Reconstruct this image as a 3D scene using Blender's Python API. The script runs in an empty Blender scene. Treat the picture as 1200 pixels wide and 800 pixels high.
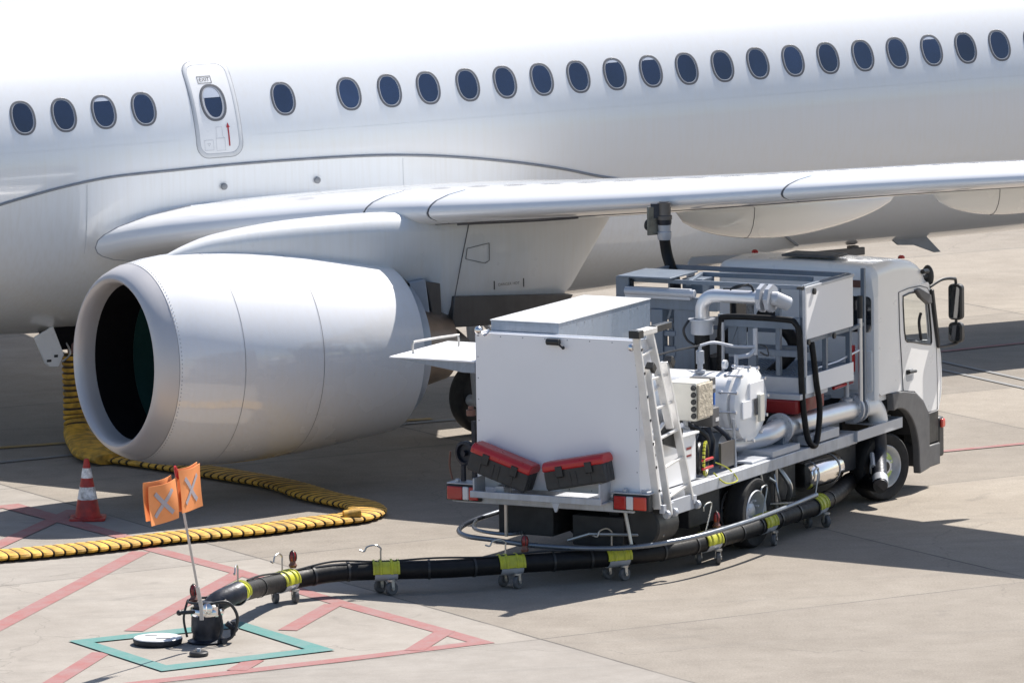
import bpy, bmesh, math, random
from mathutils import Vector, Matrix
random.seed(7)
SC = bpy.context.scene
COL = SC.collection
PI = math.pi
R_ = math.radians
V = Vector

# ------------------------------------------------------------------ camera
FPX, PITCH, CAMH, ROLL = 7892.17, R_(7.615), 11.854, R_(-0.904)
F0 = V((0, math.cos(PITCH), -math.sin(PITCH))); U0 = V((0, math.sin(PITCH), math.cos(PITCH))); X0 = V((1, 0, 0))
CX = X0*math.cos(ROLL) + U0*math.sin(ROLL); CU = U0*math.cos(ROLL) - X0*math.sin(ROLL)
CAMP = V((0, 0, CAMH))
cam = bpy.data.cameras.new('camera'); co = bpy.data.objects.new('camera', cam); COL.objects.link(co)
m = Matrix((( CX.x, CU.x, -F0.x, 0), (CX.y, CU.y, -F0.y, 0), (CX.z, CU.z, -F0.z, CAMH), (0, 0, 0, 1)))
co.matrix_world = m
cam.sensor_width = 36; cam.lens = 36*FPX/1200; cam.clip_start = 1; cam.clip_end = 9000
SC.camera = co

def at(u, v, z=0.0):
    """photo pixel (1200 x 800) to the point at height z"""
    d = F0 + CX*((u-600)/FPX) - CU*((v-400)/FPX)
    return CAMP + d*((z-CAMH)/d.z)

# ------------------------------------------------------------------ materials
def node(nt, typ, **kw):
    n = nt.nodes.new(typ)
    for k, v in kw.items():
        if k.startswith('i_'):
            key = k[2:]
            key = int(key) if key.isdigit() else key.replace('_', ' ')
            n.inputs[key].default_value = v
        else: setattr(n, k, v)
    return n
def M(name, col, rough=.5, metal=0., var=.12, scale=3., bump=0., bscale=60., coat=0., streak=0., dirt=None, rvar=.08, spec=.5):
    mt = bpy.data.materials.new(name); mt.use_nodes = True
    nt = mt.node_tree; b = nt.nodes['Principled BSDF']; L = nt.links.new
    b.inputs['Metallic'].default_value = metal; b.inputs['Roughness'].default_value = rough
    b.inputs['Coat Weight'].default_value = coat; b.inputs['Coat Roughness'].default_value = .05
    if coat >= .99: b.inputs['Coat IOR'].default_value = 1.68
    b.inputs['Specular IOR Level'].default_value = spec
    tc = node(nt, 'ShaderNodeTexCoord')
    ns = node(nt, 'ShaderNodeTexNoise', i_Scale=scale, i_Detail=6., i_Roughness=.6); L(tc.outputs['Object'], ns.inputs['Vector'])
    hi = tuple(min(1, c*(1+var*.5)) for c in col)+(1,); lo = tuple(c*(1-var) for c in (dirt or col))+(1,)
    rp = node(nt, 'ShaderNodeValToRGB'); rp.color_ramp.elements[0].position = .3; rp.color_ramp.elements[1].position = .62
    rp.color_ramp.elements[0].color = lo; rp.color_ramp.elements[1].color = hi
    L(ns.outputs['Fac'], rp.inputs['Fac']); out = rp.outputs['Color']
    if streak:
        mp = node(nt, 'ShaderNodeMapping'); mp.inputs['Scale'].default_value = (9, 9, .5); L(tc.outputs['Object'], mp.inputs['Vector'])
        n2 = node(nt, 'ShaderNodeTexNoise', i_Scale=2.5, i_Detail=5.); L(mp.outputs['Vector'], n2.inputs['Vector'])
        r2 = node(nt, 'ShaderNodeValToRGB'); r2.color_ramp.elements[0].position = .42; r2.color_ramp.elements[1].position = .75
        r2.color_ramp.elements[0].color = (1, 1, 1, 1); k = 1-streak; r2.color_ramp.elements[1].color = (k, k*.985, k*.96, 1)
        L(n2.outputs['Fac'], r2.inputs['Fac'])
        mx = node(nt, 'ShaderNodeMix', data_type='RGBA', blend_type='MULTIPLY'); mx.inputs['Factor'].default_value = 1
        L(out, mx.inputs[6]); L(r2.outputs['Color'], mx.inputs[7]); out = mx.outputs[2]
    L(out, b.inputs['Base Color'])
    mr = node(nt, 'ShaderNodeMapRange'); mr.inputs[1].default_value = .3; mr.inputs[2].default_value = .7
    mr.inputs[3].default_value = max(.02, rough-rvar); mr.inputs[4].default_value = min(1, rough+rvar)
    n3 = node(nt, 'ShaderNodeTexNoise', i_Scale=scale*2.3, i_Detail=4.); L(tc.outputs['Object'], n3.inputs['Vector'])
    L(n3.outputs['Fac'], mr.inputs[0]); L(mr.outputs[0], b.inputs['Roughness'])
    if bump:
        n4 = node(nt, 'ShaderNodeTexNoise', i_Scale=bscale, i_Detail=4.); L(tc.outputs['Object'], n4.inputs['Vector'])
        bp = node(nt, 'ShaderNodeBump', i_Strength=1., i_Distance=bump); L(n4.outputs['Fac'], bp.inputs['Height']); L(bp.outputs['Normal'], b.inputs['Normal'])
    return mt

MT = dict(
    skin=M('aircraft_white_paint', (.75, .76, .775), .30, var=.003, scale=.35, coat=1., bump=.0005, bscale=.7, streak=.012, rvar=.01),
    fairing=M('fairing_paint', (.79, .80, .81), .3, var=.006, scale=.7, coat=1., streak=.045, rvar=.01),
    wing=M('wing_paint', (.78, .78, .77), .25, var=.006, scale=1., coat=1., bump=.0008, bscale=1.5, rvar=.03),
    slat=M('slat_paint', (.78, .78, .79), .22, var=.02, scale=1., coat=1., rvar=.03),
    nac=M('nacelle_paint', (.80, .80, .81), .26, var=.003, scale=.5, coat=1., streak=.015, bump=.0007, bscale=1.3, rvar=.03),
    lip=M('inlet_lip_metal', (.56, .545, .55), .42, metal=.35, var=.04, scale=1.),
    pylon=M('pylon_paint', (.68, .695, .71), .34, var=.03, scale=1.2, coat=.6, streak=.03),
    titan=M('bare_titanium', (.125, .118, .115), .45, metal=.5, var=.15, scale=2.5, streak=.08),
    tan=M('hot_section_metal', (.27, .22, .185), .4, metal=.7, var=.3, scale=2.5),
    duct=M('reverser_duct', (.34, .39, .47), .45, metal=.2, var=.1),
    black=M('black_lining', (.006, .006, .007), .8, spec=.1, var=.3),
    teal=M('inlet_teal_lining', (.012, .05, .046), .5, var=.2),
    railm=M('hose_rail_steel', (.20, .22, .25), .3, metal=.6, var=.2), seal=M('grey_seal', (.23, .24, .26), .55, var=.15, scale=6),
    seam=M('panel_seam', (.10, .10, .11), .6, var=.1),
    ring=M('window_frame_grey', (.105, .11, .125), .5, var=.1),
    ring2=M('window_inner_trim', (.42, .43, .46), .45, var=.05),
    pane=M('cabin_window_glass', (.010, .020, .055), .06, var=.3, scale=1.4, coat=1., rvar=.02),
    shade=M('window_blind', (.50, .54, .62), .3, var=.05, coat=1.),
    doorp=M('exit_door_paint', (.80, .80, .81), .32, var=.03, coat=.4),
    doorring=M('door_outline_grey', (.52, .54, .57), .45, var=.08),
    ink=M('black_ink', (.03, .03, .035), .6), red_ink=M('red_ink', (.40, .02, .03), .5), grey_ink=M('grey_ink', (.55, .56, .58), .6),
    tyre=M('tyre_rubber', (.017, .017, .018), .8, var=.3, scale=8, bump=.002, bscale=30),
    rim=M('wheel_rim_paint', (.62, .63, .66), .4, metal=.3, var=.12, scale=9),
    white=M('truck_white_paint', (.85, .85, .85), .33, var=.03, scale=1.5, coat=.35),
    panel=M('cabinet_white_sheet', (.85, .85, .87), .38, var=.02, scale=1.2, coat=.2),
    boxgrey=M('blue_grey_sheet', (.24, .29, .36), .3, var=.06, scale=2., coat=.5, streak=.12),
    joint=M('skin_lap_joint', (.71, .72, .735), .4, var=.1, coat=.3), cseam=M('cowl_seam', (.26, .26, .28), .5, var=.1), olive=M('olive_metal', (.17, .17, .15), .4, metal=.5, var=.3, scale=20),
    topw=M('pale_top_sheet', (.60, .61, .62), .4, var=.04, scale=2, coat=.2),
    deck=M('aluminium_deck', (.46, .48, .52), .45, metal=.25, var=.15, scale=5, streak=.1),
    galv=M('painted_grey_steel', (.15, .185, .235), .42, metal=.15, var=.12, scale=3, streak=.08),
    galvl=M('light_grey_steel', (.46, .48, .52), .4, metal=.2, var=.08, scale=3),
    alu=M('brushed_aluminium', (.74, .74, .75), .36, metal=.7, var=.04, scale=3, rvar=.02),
    chrome=M('polished_steel', (.78, .76, .74), .14, metal=1., var=.06, scale=5, rvar=.05, bump=.004, bscale=7),
    ladder=M('weathered_aluminium', (.74, .73, .71), .42, metal=.35, var=.1, scale=7),
    dark=M('dark_underbody', (.018, .019, .022), .6, var=.4, scale=5),
    plast=M('black_plastic', (.022, .023, .025), .45, var=.2, scale=6),
    fend=M('dark_grey_plastic', (.10, .10, .105), .55, var=.12, scale=5),
    rubber=M('black_hose_rubber', (.0075, .0075, .0085), .55, var=.4, scale=7, bump=.002, bscale=25, spec=.3),
    redp=M('red_plastic_lid', (.47, .018, .02), .34, var=.08, coat=.2, scale=6), redc=M('red_cap_plastic', (.22, .012, .014), .3, var=.2, coat=.4, scale=12), redl=M('red_lens', (.42, .012, .012), .15, var=.1, coat=.6, scale=12),
    dred=M('dark_red_paint', (.22, .008, .010), .4, var=.15), orl=M('orange_lens', (.60, .05, .025), .2, var=.1, coat=.6),
    whl=M('clear_lens', (.70, .70, .70), .15, var=.05, coat=.6),
    boxb=M('black_box_plastic', (.03, .031, .033), .5, var=.12, scale=8),
    glass=M('dark_glass', (.012, .014, .018), .05, coat=1., var=.1, rvar=.02),
    beige=M('beige_enclosure', (.62, .60, .53), .5, var=.06, scale=8), foil=M('crinkled_film', (.56, .49, .38), .3, var=.25, scale=14, bump=.02, bscale=22),
    yel=M('yellow_green_plastic', (.50, .50, .03), .4, var=.12, scale=10, dirt=(.38, .38, .05)),
    hosey=M('yellow_hose_fabric', (.60, .33, .04), .7, var=.4, scale=7, dirt=(.42, .25, .05), bump=.006, bscale=14),
    hoseb=M('black_hose_band', (.045, .03, .014), .7, var=.3),
    cone=M('cone_red_plastic', (.46, .035, .022), .5, var=.3, scale=7, dirt=(.28, .03, .03)), conew=M('cone_white_band', (.74, .72, .70), .5, var=.6, scale=11, dirt=(.3, .25, .23)),
    flag=M('orange_flag_fabric', (.88, .31, .10), .7, var=.08, scale=5), tape=M('grey_reflective_tape', (.43, .38, .40), .5, var=.1), pole=M('grey_pole', (.50, .47, .46), .4, metal=.3, var=.15, scale=9),
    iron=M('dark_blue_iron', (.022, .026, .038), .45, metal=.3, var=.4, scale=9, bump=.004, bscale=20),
    lidw=M('pit_lid_grey', (.55, .56, .58), .5, var=.25, scale=6), brown=M('brown_lamp', (.16, .07, .05), .4), seat=M('cab_interior_grey', (.11, .12, .135), .7, var=.2),
    lime=M('lime_paint', (.55, .70, .22), .5, var=.15, scale=12), blue=M('blue_plastic', (.03, .16, .6), .4), wire=M('zinc_wire', (.46, .45, .43), .35, metal=.8, var=.1),
)

def vary(mt):   # each pane its own tone: uneven reflections put into the base colour
    nt = mt.node_tree; b = nt.nodes['Principled BSDF']; src = b.inputs['Base Color'].links[0].from_socket
    oi = nt.nodes.new('ShaderNodeObjectInfo'); rp = nt.nodes.new('ShaderNodeValToRGB'); rp.color_ramp.elements[0].color = (.35, .35, .4, 1); rp.color_ramp.elements[1].color = (1.9, 1.8, 1.6, 1)
    mx = nt.nodes.new('ShaderNodeMix'); mx.data_type = 'RGBA'; mx.blend_type = 'MULTIPLY'; mx.inputs[0].default_value = 1
    nt.links.new(oi.outputs['Random'], rp.inputs[0]); nt.links.new(src, mx.inputs[6]); nt.links.new(rp.outputs[0], mx.inputs[7]); nt.links.new(mx.outputs[2], b.inputs['Base Color'])
vary(MT['pane'])
# ------------------------------------------------------------------ geometry helpers
def frame(d, up=V((0, 0, 1))):
    d = d.normalized()
    if abs(d.dot(up)) > .98: up = V((1, 0, 0))
    s = d.cross(up).normalized(); u = s.cross(d).normalized()
    return d, s, u
class MB:
    def __init__(s): s.bm = bmesh.new(); s.mi = 0
    def face(s, pts):
        f = s.bm.faces.new([s.bm.verts.new(V(p)) for p in pts]); f.material_index = s.mi; return s
    def grid(s, P, cu=False, cv=False, flip=False):
        vs = [[s.bm.verts.new(V(p)) for p in row] for row in P]; n = len(P); k = len(P[0])
        for i in range(n if cu else n-1):
            for j in range(k if cv else k-1):
                q = [vs[i][j], vs[(i+1) % n][j], vs[(i+1) % n][(j+1) % k], vs[i][(j+1) % k]]
                if flip: q.reverse()
                try:
                    f = s.bm.faces.new(q); f.material_index = s.mi
                except ValueError: pass
        return vs
    def cap(s, ring):
        try: f = s.bm.faces.new(ring); f.material_index = s.mi
        except ValueError: pass
    def box(s, c, size, rot=None):
        x, y, z = (k/2 for k in size); c = V(c)
        P = [V((a*x, b*y, d*z)) for a in (-1, 1) for b in (-1, 1) for d in (-1, 1)]
        if rot is not None: P = [rot @ p for p in P]
        v = [s.bm.verts.new(c+p) for p in P]
        for q in ((0, 1, 3, 2), (4, 6, 7, 5), (0, 4, 5, 1), (2, 3, 7, 6), (0, 2, 6, 4), (1, 5, 7, 3)):
            f = s.bm.faces.new([v[i] for i in q]); f.material_index = s.mi
        return s
    def span(s, x, y, z): # box by ranges
        return s.box(((x[0]+x[1])/2, (y[0]+y[1])/2, (z[0]+z[1])/2), (abs(x[1]-x[0]), abs(y[1]-y[0]), abs(z[1]-z[0])))
    def beam(s, a, b, w, h=None, up=V((0, 0, 1))):
        a, b = V(a), V(b); d, sd, u = frame(b-a, up); h = h or w
        return s.box((a+b)/2, ((b-a).length, w, h), Matrix((d, sd, u)).transposed())
    def tube(s, pts, r, seg=10, closed=False, flat=None):
        pts = [V(p) for p in pts]; n = len(pts); rings = []; up = V((0, 0, 1)); prev = None
        for i, p in enumerate(pts):
            a = pts[i-1] if (i or closed) else p; b = pts[(i+1) % n] if (i < n-1 or closed) else p
            d = (b-a).normalized()
            if prev is None: _, sd, u = frame(d, up)
            else:
                sd = prev - d*prev.dot(d); sd.normalize(); u = sd.cross(d).normalized()
            prev = sd; rr = r[i] if isinstance(r, (list, tuple)) else r
            rings.append([p + sd*(rr*math.cos(k*2*PI/seg)) + u*(rr*math.sin(k*2*PI/seg)) for k in range(seg)])
        vs = s.grid(rings, cu=closed, cv=True)
        if not closed: s.cap(vs[0][::-1]); s.cap(vs[-1])
        return s
    def lathe(s, prof, o, ax, seg=32, cap0=True, cap1=True, a0=0, a1=2*PI):
        o = V(o); d, sd, u = frame(V(ax)); full = abs(a1-a0-2*PI) < 1e-6; k = seg if full else seg+1
        P = [[o + d*x + sd*(r*math.cos(a0+(a1-a0)*j/seg)) + u*(r*math.sin(a0+(a1-a0)*j/seg)) for j in range(k)] for x, r in prof]
        vs = s.grid(P, cv=full)
        if full and cap0: s.cap(vs[0][::-1])
        if full and cap1: s.cap(vs[-1])
        return s
    def prism(s, poly, f, d0, d1):
        n = len(poly); A = [s.bm.verts.new(V(f(x, y, d0))) for x, y in poly]; B = [s.bm.verts.new(V(f(x, y, d1))) for x, y in poly]
        s.cap(A[::-1]); s.cap(B)
        for i in range(n): s.cap([A[i], A[(i+1) % n], B[(i+1) % n], B[i]])
        return s
    def holed(s, outer, inner, f, d0, d1):
        n = len(outer)
        def ring(poly, d): return [s.bm.verts.new(V(f(x, y, d))) for x, y in poly]
        A, B, a, b = ring(outer, d0), ring(outer, d1), ring(inner, d0), ring(inner, d1)
        for i in range(n):
            j = (i+1) % n
            for q in ([A[i], a[i], a[j], A[j]], [B[i], B[j], b[j], b[i]], [A[i], A[j], B[j], B[i]], [a[i], b[i], b[j], a[j]]): s.cap(q)
        return s
    def sphere(s, c, r, seg=14, sc=(1, 1, 1)):
        c = V(c); P = []
        for i in range(seg//2+1):
            t = PI*i/(seg//2)
            P.append([c+V((r*sc[0]*math.sin(t)*math.cos(2*PI*j/seg), r*sc[1]*math.sin(t)*math.sin(2*PI*j/seg), r*sc[2]*math.cos(t))) for j in range(seg)])
        s.grid(P, cv=True); return s
    def text(s, body, size, f, align='CENTER'):
        cu = bpy.data.curves.new('lettering', 'FONT'); cu.body = body; cu.size = size; cu.align_x = align; cu.align_y = 'CENTER'
        ob = bpy.data.objects.new('lettering', cu); me = bpy.data.meshes.new_from_object(ob)
        vs = [s.bm.verts.new(V(f(v.co.x, v.co.y, 0))) for v in me.vertices]
        for p in me.polygons: s.cap([vs[i] for i in p.vertices])
        bpy.data.objects.remove(ob); bpy.data.curves.remove(cu); bpy.data.meshes.remove(me); return s
    def pieces(s, name, mats, parent, bevel, ang, weld):
        bm = s.bm; bmesh.ops.remove_doubles(bm, verts=bm.verts, dist=1e-5); left = set(bm.verts); first = None
        while left:
            st = [next(iter(left))]; comp = set(st)
            while st:
                v = st.pop()
                for e in v.link_edges:
                    q = e.other_vert(v)
                    if q not in comp: comp.add(q); st.append(q)
            left -= comp; k = MB(); mp = {v: k.bm.verts.new(v.co) for v in comp}
            for f in {f for v in comp for f in v.link_faces}:
                g_ = k.bm.faces.new([mp[v] for v in f.verts]); g_.material_index = f.material_index
            o = k.build(name, mats, parent, bevel, ang, weld, True); first = first or o
        bm.free(); return first
    def build(s, name, mats, parent=None, bevel=0., ang=38, weld=True, _inner=False):
        bm = s.bm
        if name in SPLIT and not _inner: return s.pieces(name, mats, parent, bevel, ang, weld)
        if weld: bmesh.ops.remove_doubles(bm, verts=bm.verts, dist=1e-5)
        bmesh.ops.recalc_face_normals(bm, faces=bm.faces)
        ca = math.cos(R_(ang))
        for f in bm.faces: f.smooth = True
        for e in bm.edges:
            e.smooth = not (len(e.link_faces) != 2 or e.link_faces[0].normal.dot(e.link_faces[1].normal) < ca)
        me = bpy.data.meshes.new(name); bm.to_mesh(me); bm.free()
        for mt in (mats if isinstance(mats, (list, tuple)) else [mats]): me.materials.append(MT[mt] if isinstance(mt, str) else mt)
        o = bpy.data.objects.new(name, me); COL.objects.link(o)
        if parent is not None: o.parent = parent
        if bevel:
            b = o.modifiers.new('bevel', 'BEVEL'); b.width = bevel; b.segments = 2; b.limit_method = 'ANGLE'; b.angle_limit = R_(40)
        return o
SPLIT = {'rail_hanger', 'flange', 'hinge', 'skin_joint', 'lamp_bracket', 'foot', 'latch', 'cable_gland', 'hose_tie', 'black_stopper', 'pipe_stand', 'pipe_saddle', 'strap', 'vessel_saddle', 'conduit', 'data_plate', 'jacking_bolt', 'fairing_seal', 'drain_scoop', 'side_sill', 'panel_edge', 'recess', 'red_lever', 'air_coupling', 'finger_slot', 'coiled_delivery_hose', 'red_handle', 'frame_plate', 'sticker_print', 'tray_clip', 'cable', 'rear_pressing', 'hub', 'rivet', 'cover_bolt', 'air_line'}
def curve(pts, n=10, closed=False):
    """Catmull-Rom through the points"""
    pts = [V(p) for p in pts]; out = []; N = len(pts)
    for i in range(N if closed else N-1):
        if closed: p0, p1, p2, p3 = pts[i-1], pts[i], pts[(i+1) % N], pts[(i+2) % N]
        else: p0, p1, p2, p3 = pts[max(i-1, 0)], pts[i], pts[i+1], pts[min(i+2, N-1)]
        for k in range(n):
            t = k/n
            out.append(.5*((2*p1)+(p2-p0)*t+(2*p0-5*p1+4*p2-p3)*t*t+(3*p1-p0-3*p2+p3)*t**3))
    if not closed: out.append(pts[-1])
    return out
def interp(tab, x):
    if x <= tab[0][0]: return tab[0][1]
    for (a, p), (b, q) in zip(tab, tab[1:]):
        if x <= b:
            return p+(q-p)*(x-a)/(b-a)
    return tab[-1][1]
def smooth_tab(tab, x):
    if x <= tab[0][0]: return tab[0][1]
    if x >= tab[-1][0]: return tab[-1][1]
    for i in range(len(tab)-1):
        if x <= tab[i+1][0]:
            (a, p), (b, q) = tab[i], tab[i+1]; h = b-a; t = (x-a)/h
            m0 = (q-tab[i-1][1])/(b-tab[i-1][0])*h if i else (q-p)
            m1 = (tab[i+2][1]-p)/(tab[i+2][0]-a)*h if i+2 < len(tab) else (q-p)
            return (2*t**3-3*t*t+1)*p+(t**3-2*t*t+t)*m0+(-2*t**3+3*t*t)*q+(t**3-t*t)*m1
def tag(o, label=None, cat=None, group=None, kind=None):
    if label: o['label'] = label
    if cat: o['category'] = cat
    if group: o['group'] = group
    if kind: o['kind'] = kind
    return o
def thing(name, label, cat, loc=(0, 0, 0), rz=0., group=None):
    o = bpy.data.objects.new(name, None); COL.objects.link(o); o.location = loc; o.rotation_euler = (0, 0, rz); o.empty_display_size = .3
    return tag(o, label, cat, group)
def copy_tree(o, parent):
    c = o.copy(); COL.objects.link(c); c.parent = parent
    for ch in o.children: copy_tree(ch, c)
    return c
def mirror_copy(o, parent):
    c = copy_tree(o, parent); c.scale = (1, -1, 1); return c
def rrect(w, h, r, n=6, fill=0):
    out = []
    for cx, cy, a in ((w/2-r, h/2-r, 0), (-w/2+r, h/2-r, PI/2), (-w/2+r, -h/2+r, PI), (w/2-r, -h/2+r, 1.5*PI)):
        out += [(cx+r*math.cos(a+k*PI/2/n), cy+r*math.sin(a+k*PI/2/n)) for k in range(n+1)]
        if fill:
            x1, y1 = out[-1]; a2 = a+PI/2
            nx, ny = {0: (-w/2+r, h/2), 1: (-w/2, -h/2+r), 2: (w/2-r, -h/2), 3: (w/2, h/2-r)}[int(round(a/(PI/2)))]
            out += [(x1+(nx-x1)*k/fill, y1+(ny-y1)*k/fill) for k in range(1, fill)]
    return out
# ------------------------------------------------------------------ world, sun
SUN = V((.52, .58, 1.0)).normalized()
EL = math.asin(SUN.z); AZ = math.atan2(SUN.x, SUN.y)
w = bpy.data.worlds.new('World'); SC.world = w; w.use_nodes = True
sky = w.node_tree.nodes.new('ShaderNodeTexSky'); sky.sky_type = 'NISHITA'; sky.sun_disc = False
sky.sun_elevation = EL; sky.sun_rotation = AZ; sky.altitude = 100; sky.dust_density = 1.2; sky.ozone_density = 1.2
bgn = w.node_tree.nodes['Background']; bgn.inputs['Strength'].default_value = .082
w.node_tree.links.new(sky.outputs[0], bgn.inputs['Color'])
sl = bpy.data.lights.new('sun', 'SUN'); sl.energy = 4.6; sl.angle = R_(.53); sl.color = (1, .945, .87)
so = bpy.data.objects.new('sun', sl); COL.objects.link(so); so.rotation_euler = SUN.to_track_quat('Z', 'Y').to_euler(); so.location = (20, 60, 60)
SC.view_settings.view_transform = 'Standard'; SC.view_settings.look = 'None'; SC.view_settings.gamma = 1; SC.view_settings.use_curve_mapping = False
SC.view_settings.exposure = 0.88

# ------------------------------------------------------------------ ground
def ground_mat():
    mt = bpy.data.materials.new('concrete_apron'); mt.use_nodes = True; nt = mt.node_tree; b = nt.nodes['Principled BSDF']; L = nt.links.new
    tc = node(nt, 'ShaderNodeTexCoord'); P = tc.outputs['Object']
    mp = node(nt, 'ShaderNodeMapping', vector_type='TEXTURE'); mp.inputs['Rotation'].default_value = (0, 0, R_(30)); L(P, mp.inputs['Vector'])
    sx = node(nt, 'ShaderNodeSeparateXYZ'); L(mp.outputs[0], sx.inputs[0])
    def math_(op, a, bb=None, c=None):
        n = node(nt, 'ShaderNodeMath', operation=op)
        for i, k in enumerate((a, bb, c)):
            if k is None: continue
            if isinstance(k, (int, float)): n.inputs[i].default_value = k
            else: L(k, n.inputs[i])
        return n.outputs[0]
    def noise(scale, detail=6., rough=.6, vec=P, dist=0.):
        n = node(nt, 'ShaderNodeTexNoise', i_Scale=scale, i_Detail=detail, i_Roughness=rough, i_Distortion=dist); L(vec, n.inputs['Vector']); return n.outputs['Fac']
    def ramp(f, stops):
        r = node(nt, 'ShaderNodeValToRGB'); e = r.color_ramp.elements
        e[0].position, e[0].color = stops[0][0], tuple(stops[0][1])+(1,); e[1].position, e[1].color = stops[-1][0], tuple(stops[-1][1])+(1,)
        for p, c in stops[1:-1]:
            k = e.new(p); k.color = tuple(c)+(1,)
        L(f, r.inputs[0]); return r.outputs[0]
    def mix(a, bb, f, mode='MIX'):
        n = node(nt, 'ShaderNodeMix', data_type='RGBA', blend_type=mode)
        if isinstance(f, (int, float)): n.inputs[0].default_value = f
        else: L(f, n.inputs[0])
        for i, k in ((6, a), (7, bb)):
            if isinstance(k, tuple): n.inputs[i].default_value = k+(1,)
            else: L(k, n.inputs[i])
        return n.outputs[2]
    S = 6.0
    wob = math_('MULTIPLY', math_('SUBTRACT', noise(.9, 3.), .5), .05)
    ux = math_('DIVIDE', math_('SUBTRACT', math_('ADD', sx.outputs[0], wob), 33.33), S)
    uy = math_('DIVIDE', math_('SUBTRACT', math_('ADD', sx.outputs[1], wob), 57.25), S)
    def jd(u):   # distance to nearest joint in metres
        fr = math_('FRACT', math_('ADD', u, 100.5)); return math_('MULTIPLY', math_('ABSOLUTE', math_('SUBTRACT', fr, .5)), S)
    djx, djy = jd(ux), jd(uy); dj = math_('MINIMUM', djx, math_('ADD', djy, .006))
    cb = node(nt, 'ShaderNodeCombineXYZ'); L(math_('FLOOR', math_('ADD', ux, 100.)), cb.inputs[0]); L(math_('FLOOR', math_('ADD', uy, 100.)), cb.inputs[1])
    wn = node(nt, 'ShaderNodeTexWhiteNoise', noise_dimensions='2D'); L(cb.outputs[0], wn.inputs['Vector'])
    side = math_('GREATER_THAN', ux, 0.0)
    base = mix((.302, .282, .256), (.282, .256, .222), side)
    base = mix(base, ramp(wn.outputs['Value'], [(0, (.86, .86, .87)), (1, (1.07, 1.06, 1.05))]), 1., 'MULTIPLY')
    base = mix(base, ramp(noise(.35, 5., .65, dist=.6), [(.3, (.86, .85, .84)), (.65, (1.05, 1.05, 1.05))]), 1., 'MULTIPLY')
    base = mix(base, ramp(noise(2.6, 8., .7), [(.3, (.88, .87, .86)), (.7, (1.07, 1.07, 1.07))]), 1., 'MULTIPLY')
    g = noise(38., 4., .7); grain = ramp(g, [(.3, (.78, .77, .76)), (.72, (1.14, 1.14, 1.14))])
    base = mix(base, mix((1., 1., 1.), grain, mix((.35, .35, .35), (.9, .9, .9), side)), 1., 'MULTIPLY')
    # oil spots and rubber scuffs
    sp = math_('MULTIPLY', ramp(noise(1.7, 3., .5, dist=1.2), [(.66, (0, 0, 0)), (.76, (1, 1, 1))]), .28); base = mix(base, (.13, .12, .11), sp)
    mp2 = node(nt, 'ShaderNodeMapping', vector_type='TEXTURE'); mp2.inputs['Rotation'].default_value = (0, 0, R_(12)); mp2.inputs['Scale'].default_value = (7, .55, 1); L(P, mp2.inputs['Vector'])
    sc_ = math_('MULTIPLY', ramp(noise(1.1, 4., .6, mp2.outputs[0]), [(.55, (0, 0, 0)), (.74, (1, 1, 1))]), .3); base = mix(base, (.12, .115, .11), sc_)
    # joints, partly filled
    jm = math_('MULTIPLY', math_('LESS_THAN', dj, .016), ramp(noise(.8, 3.), [(.3, (.25, .25, .25)), (.6, (1, 1, 1))])); base = mix(base, (.075, .07, .065), math_('MULTIPLY', jm, .85))
    ed = math_('MULTIPLY', math_('SUBTRACT', 1., math_('MINIMUM', math_('DIVIDE', dj, .16), 1.)), .10); base = mix(base, (.16, .15, .14), ed)
    vo = node(nt, 'ShaderNodeTexVoronoi', feature='DISTANCE_TO_EDGE', i_Scale=.13); wv = node(nt, 'ShaderNodeVectorMath', operation='ADD'); L(P, wv.inputs[0])
    nz = node(nt, 'ShaderNodeTexNoise', i_Scale=.8, i_Detail=5.); L(P, nz.inputs['Vector']); sv = node(nt, 'ShaderNodeVectorMath', operation='SCALE'); L(nz.outputs['Color'], sv.inputs[0]); sv.inputs['Scale'].default_value = 1.3
    L(sv.outputs[0], wv.inputs[1]); L(wv.outputs[0], vo.inputs['Vector'])
    base = mix(base, (.12, .11, .10), math_('MULTIPLY', math_('LESS_THAN', vo.outputs['Distance'], .0011), .3))
    L(base, b.inputs['Base Color']); b.inputs['Roughness'].default_value = .88; b.inputs['Specular IOR Level'].default_value = .25
    bp = node(nt, 'ShaderNodeBump', i_Strength=.6, i_Distance=.006); L(math_('ADD', g, math_('MULTIPLY', math_('LESS_THAN', dj, .016), -1.)), bp.inputs['Height']); L(bp.outputs[0], b.inputs['Normal'])
    return mt
g = MB(); n = 16; E_ = 2500.
g.face([(-E_, -E_+80, 0), (E_, -E_+80, 0), (E_, E_+80, 0), (-E_, E_+80, 0)])
tag(g.build('apron_ground', ground_mat()), 'pale concrete airport apron with slab joints', 'ground', kind='structure')

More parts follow.
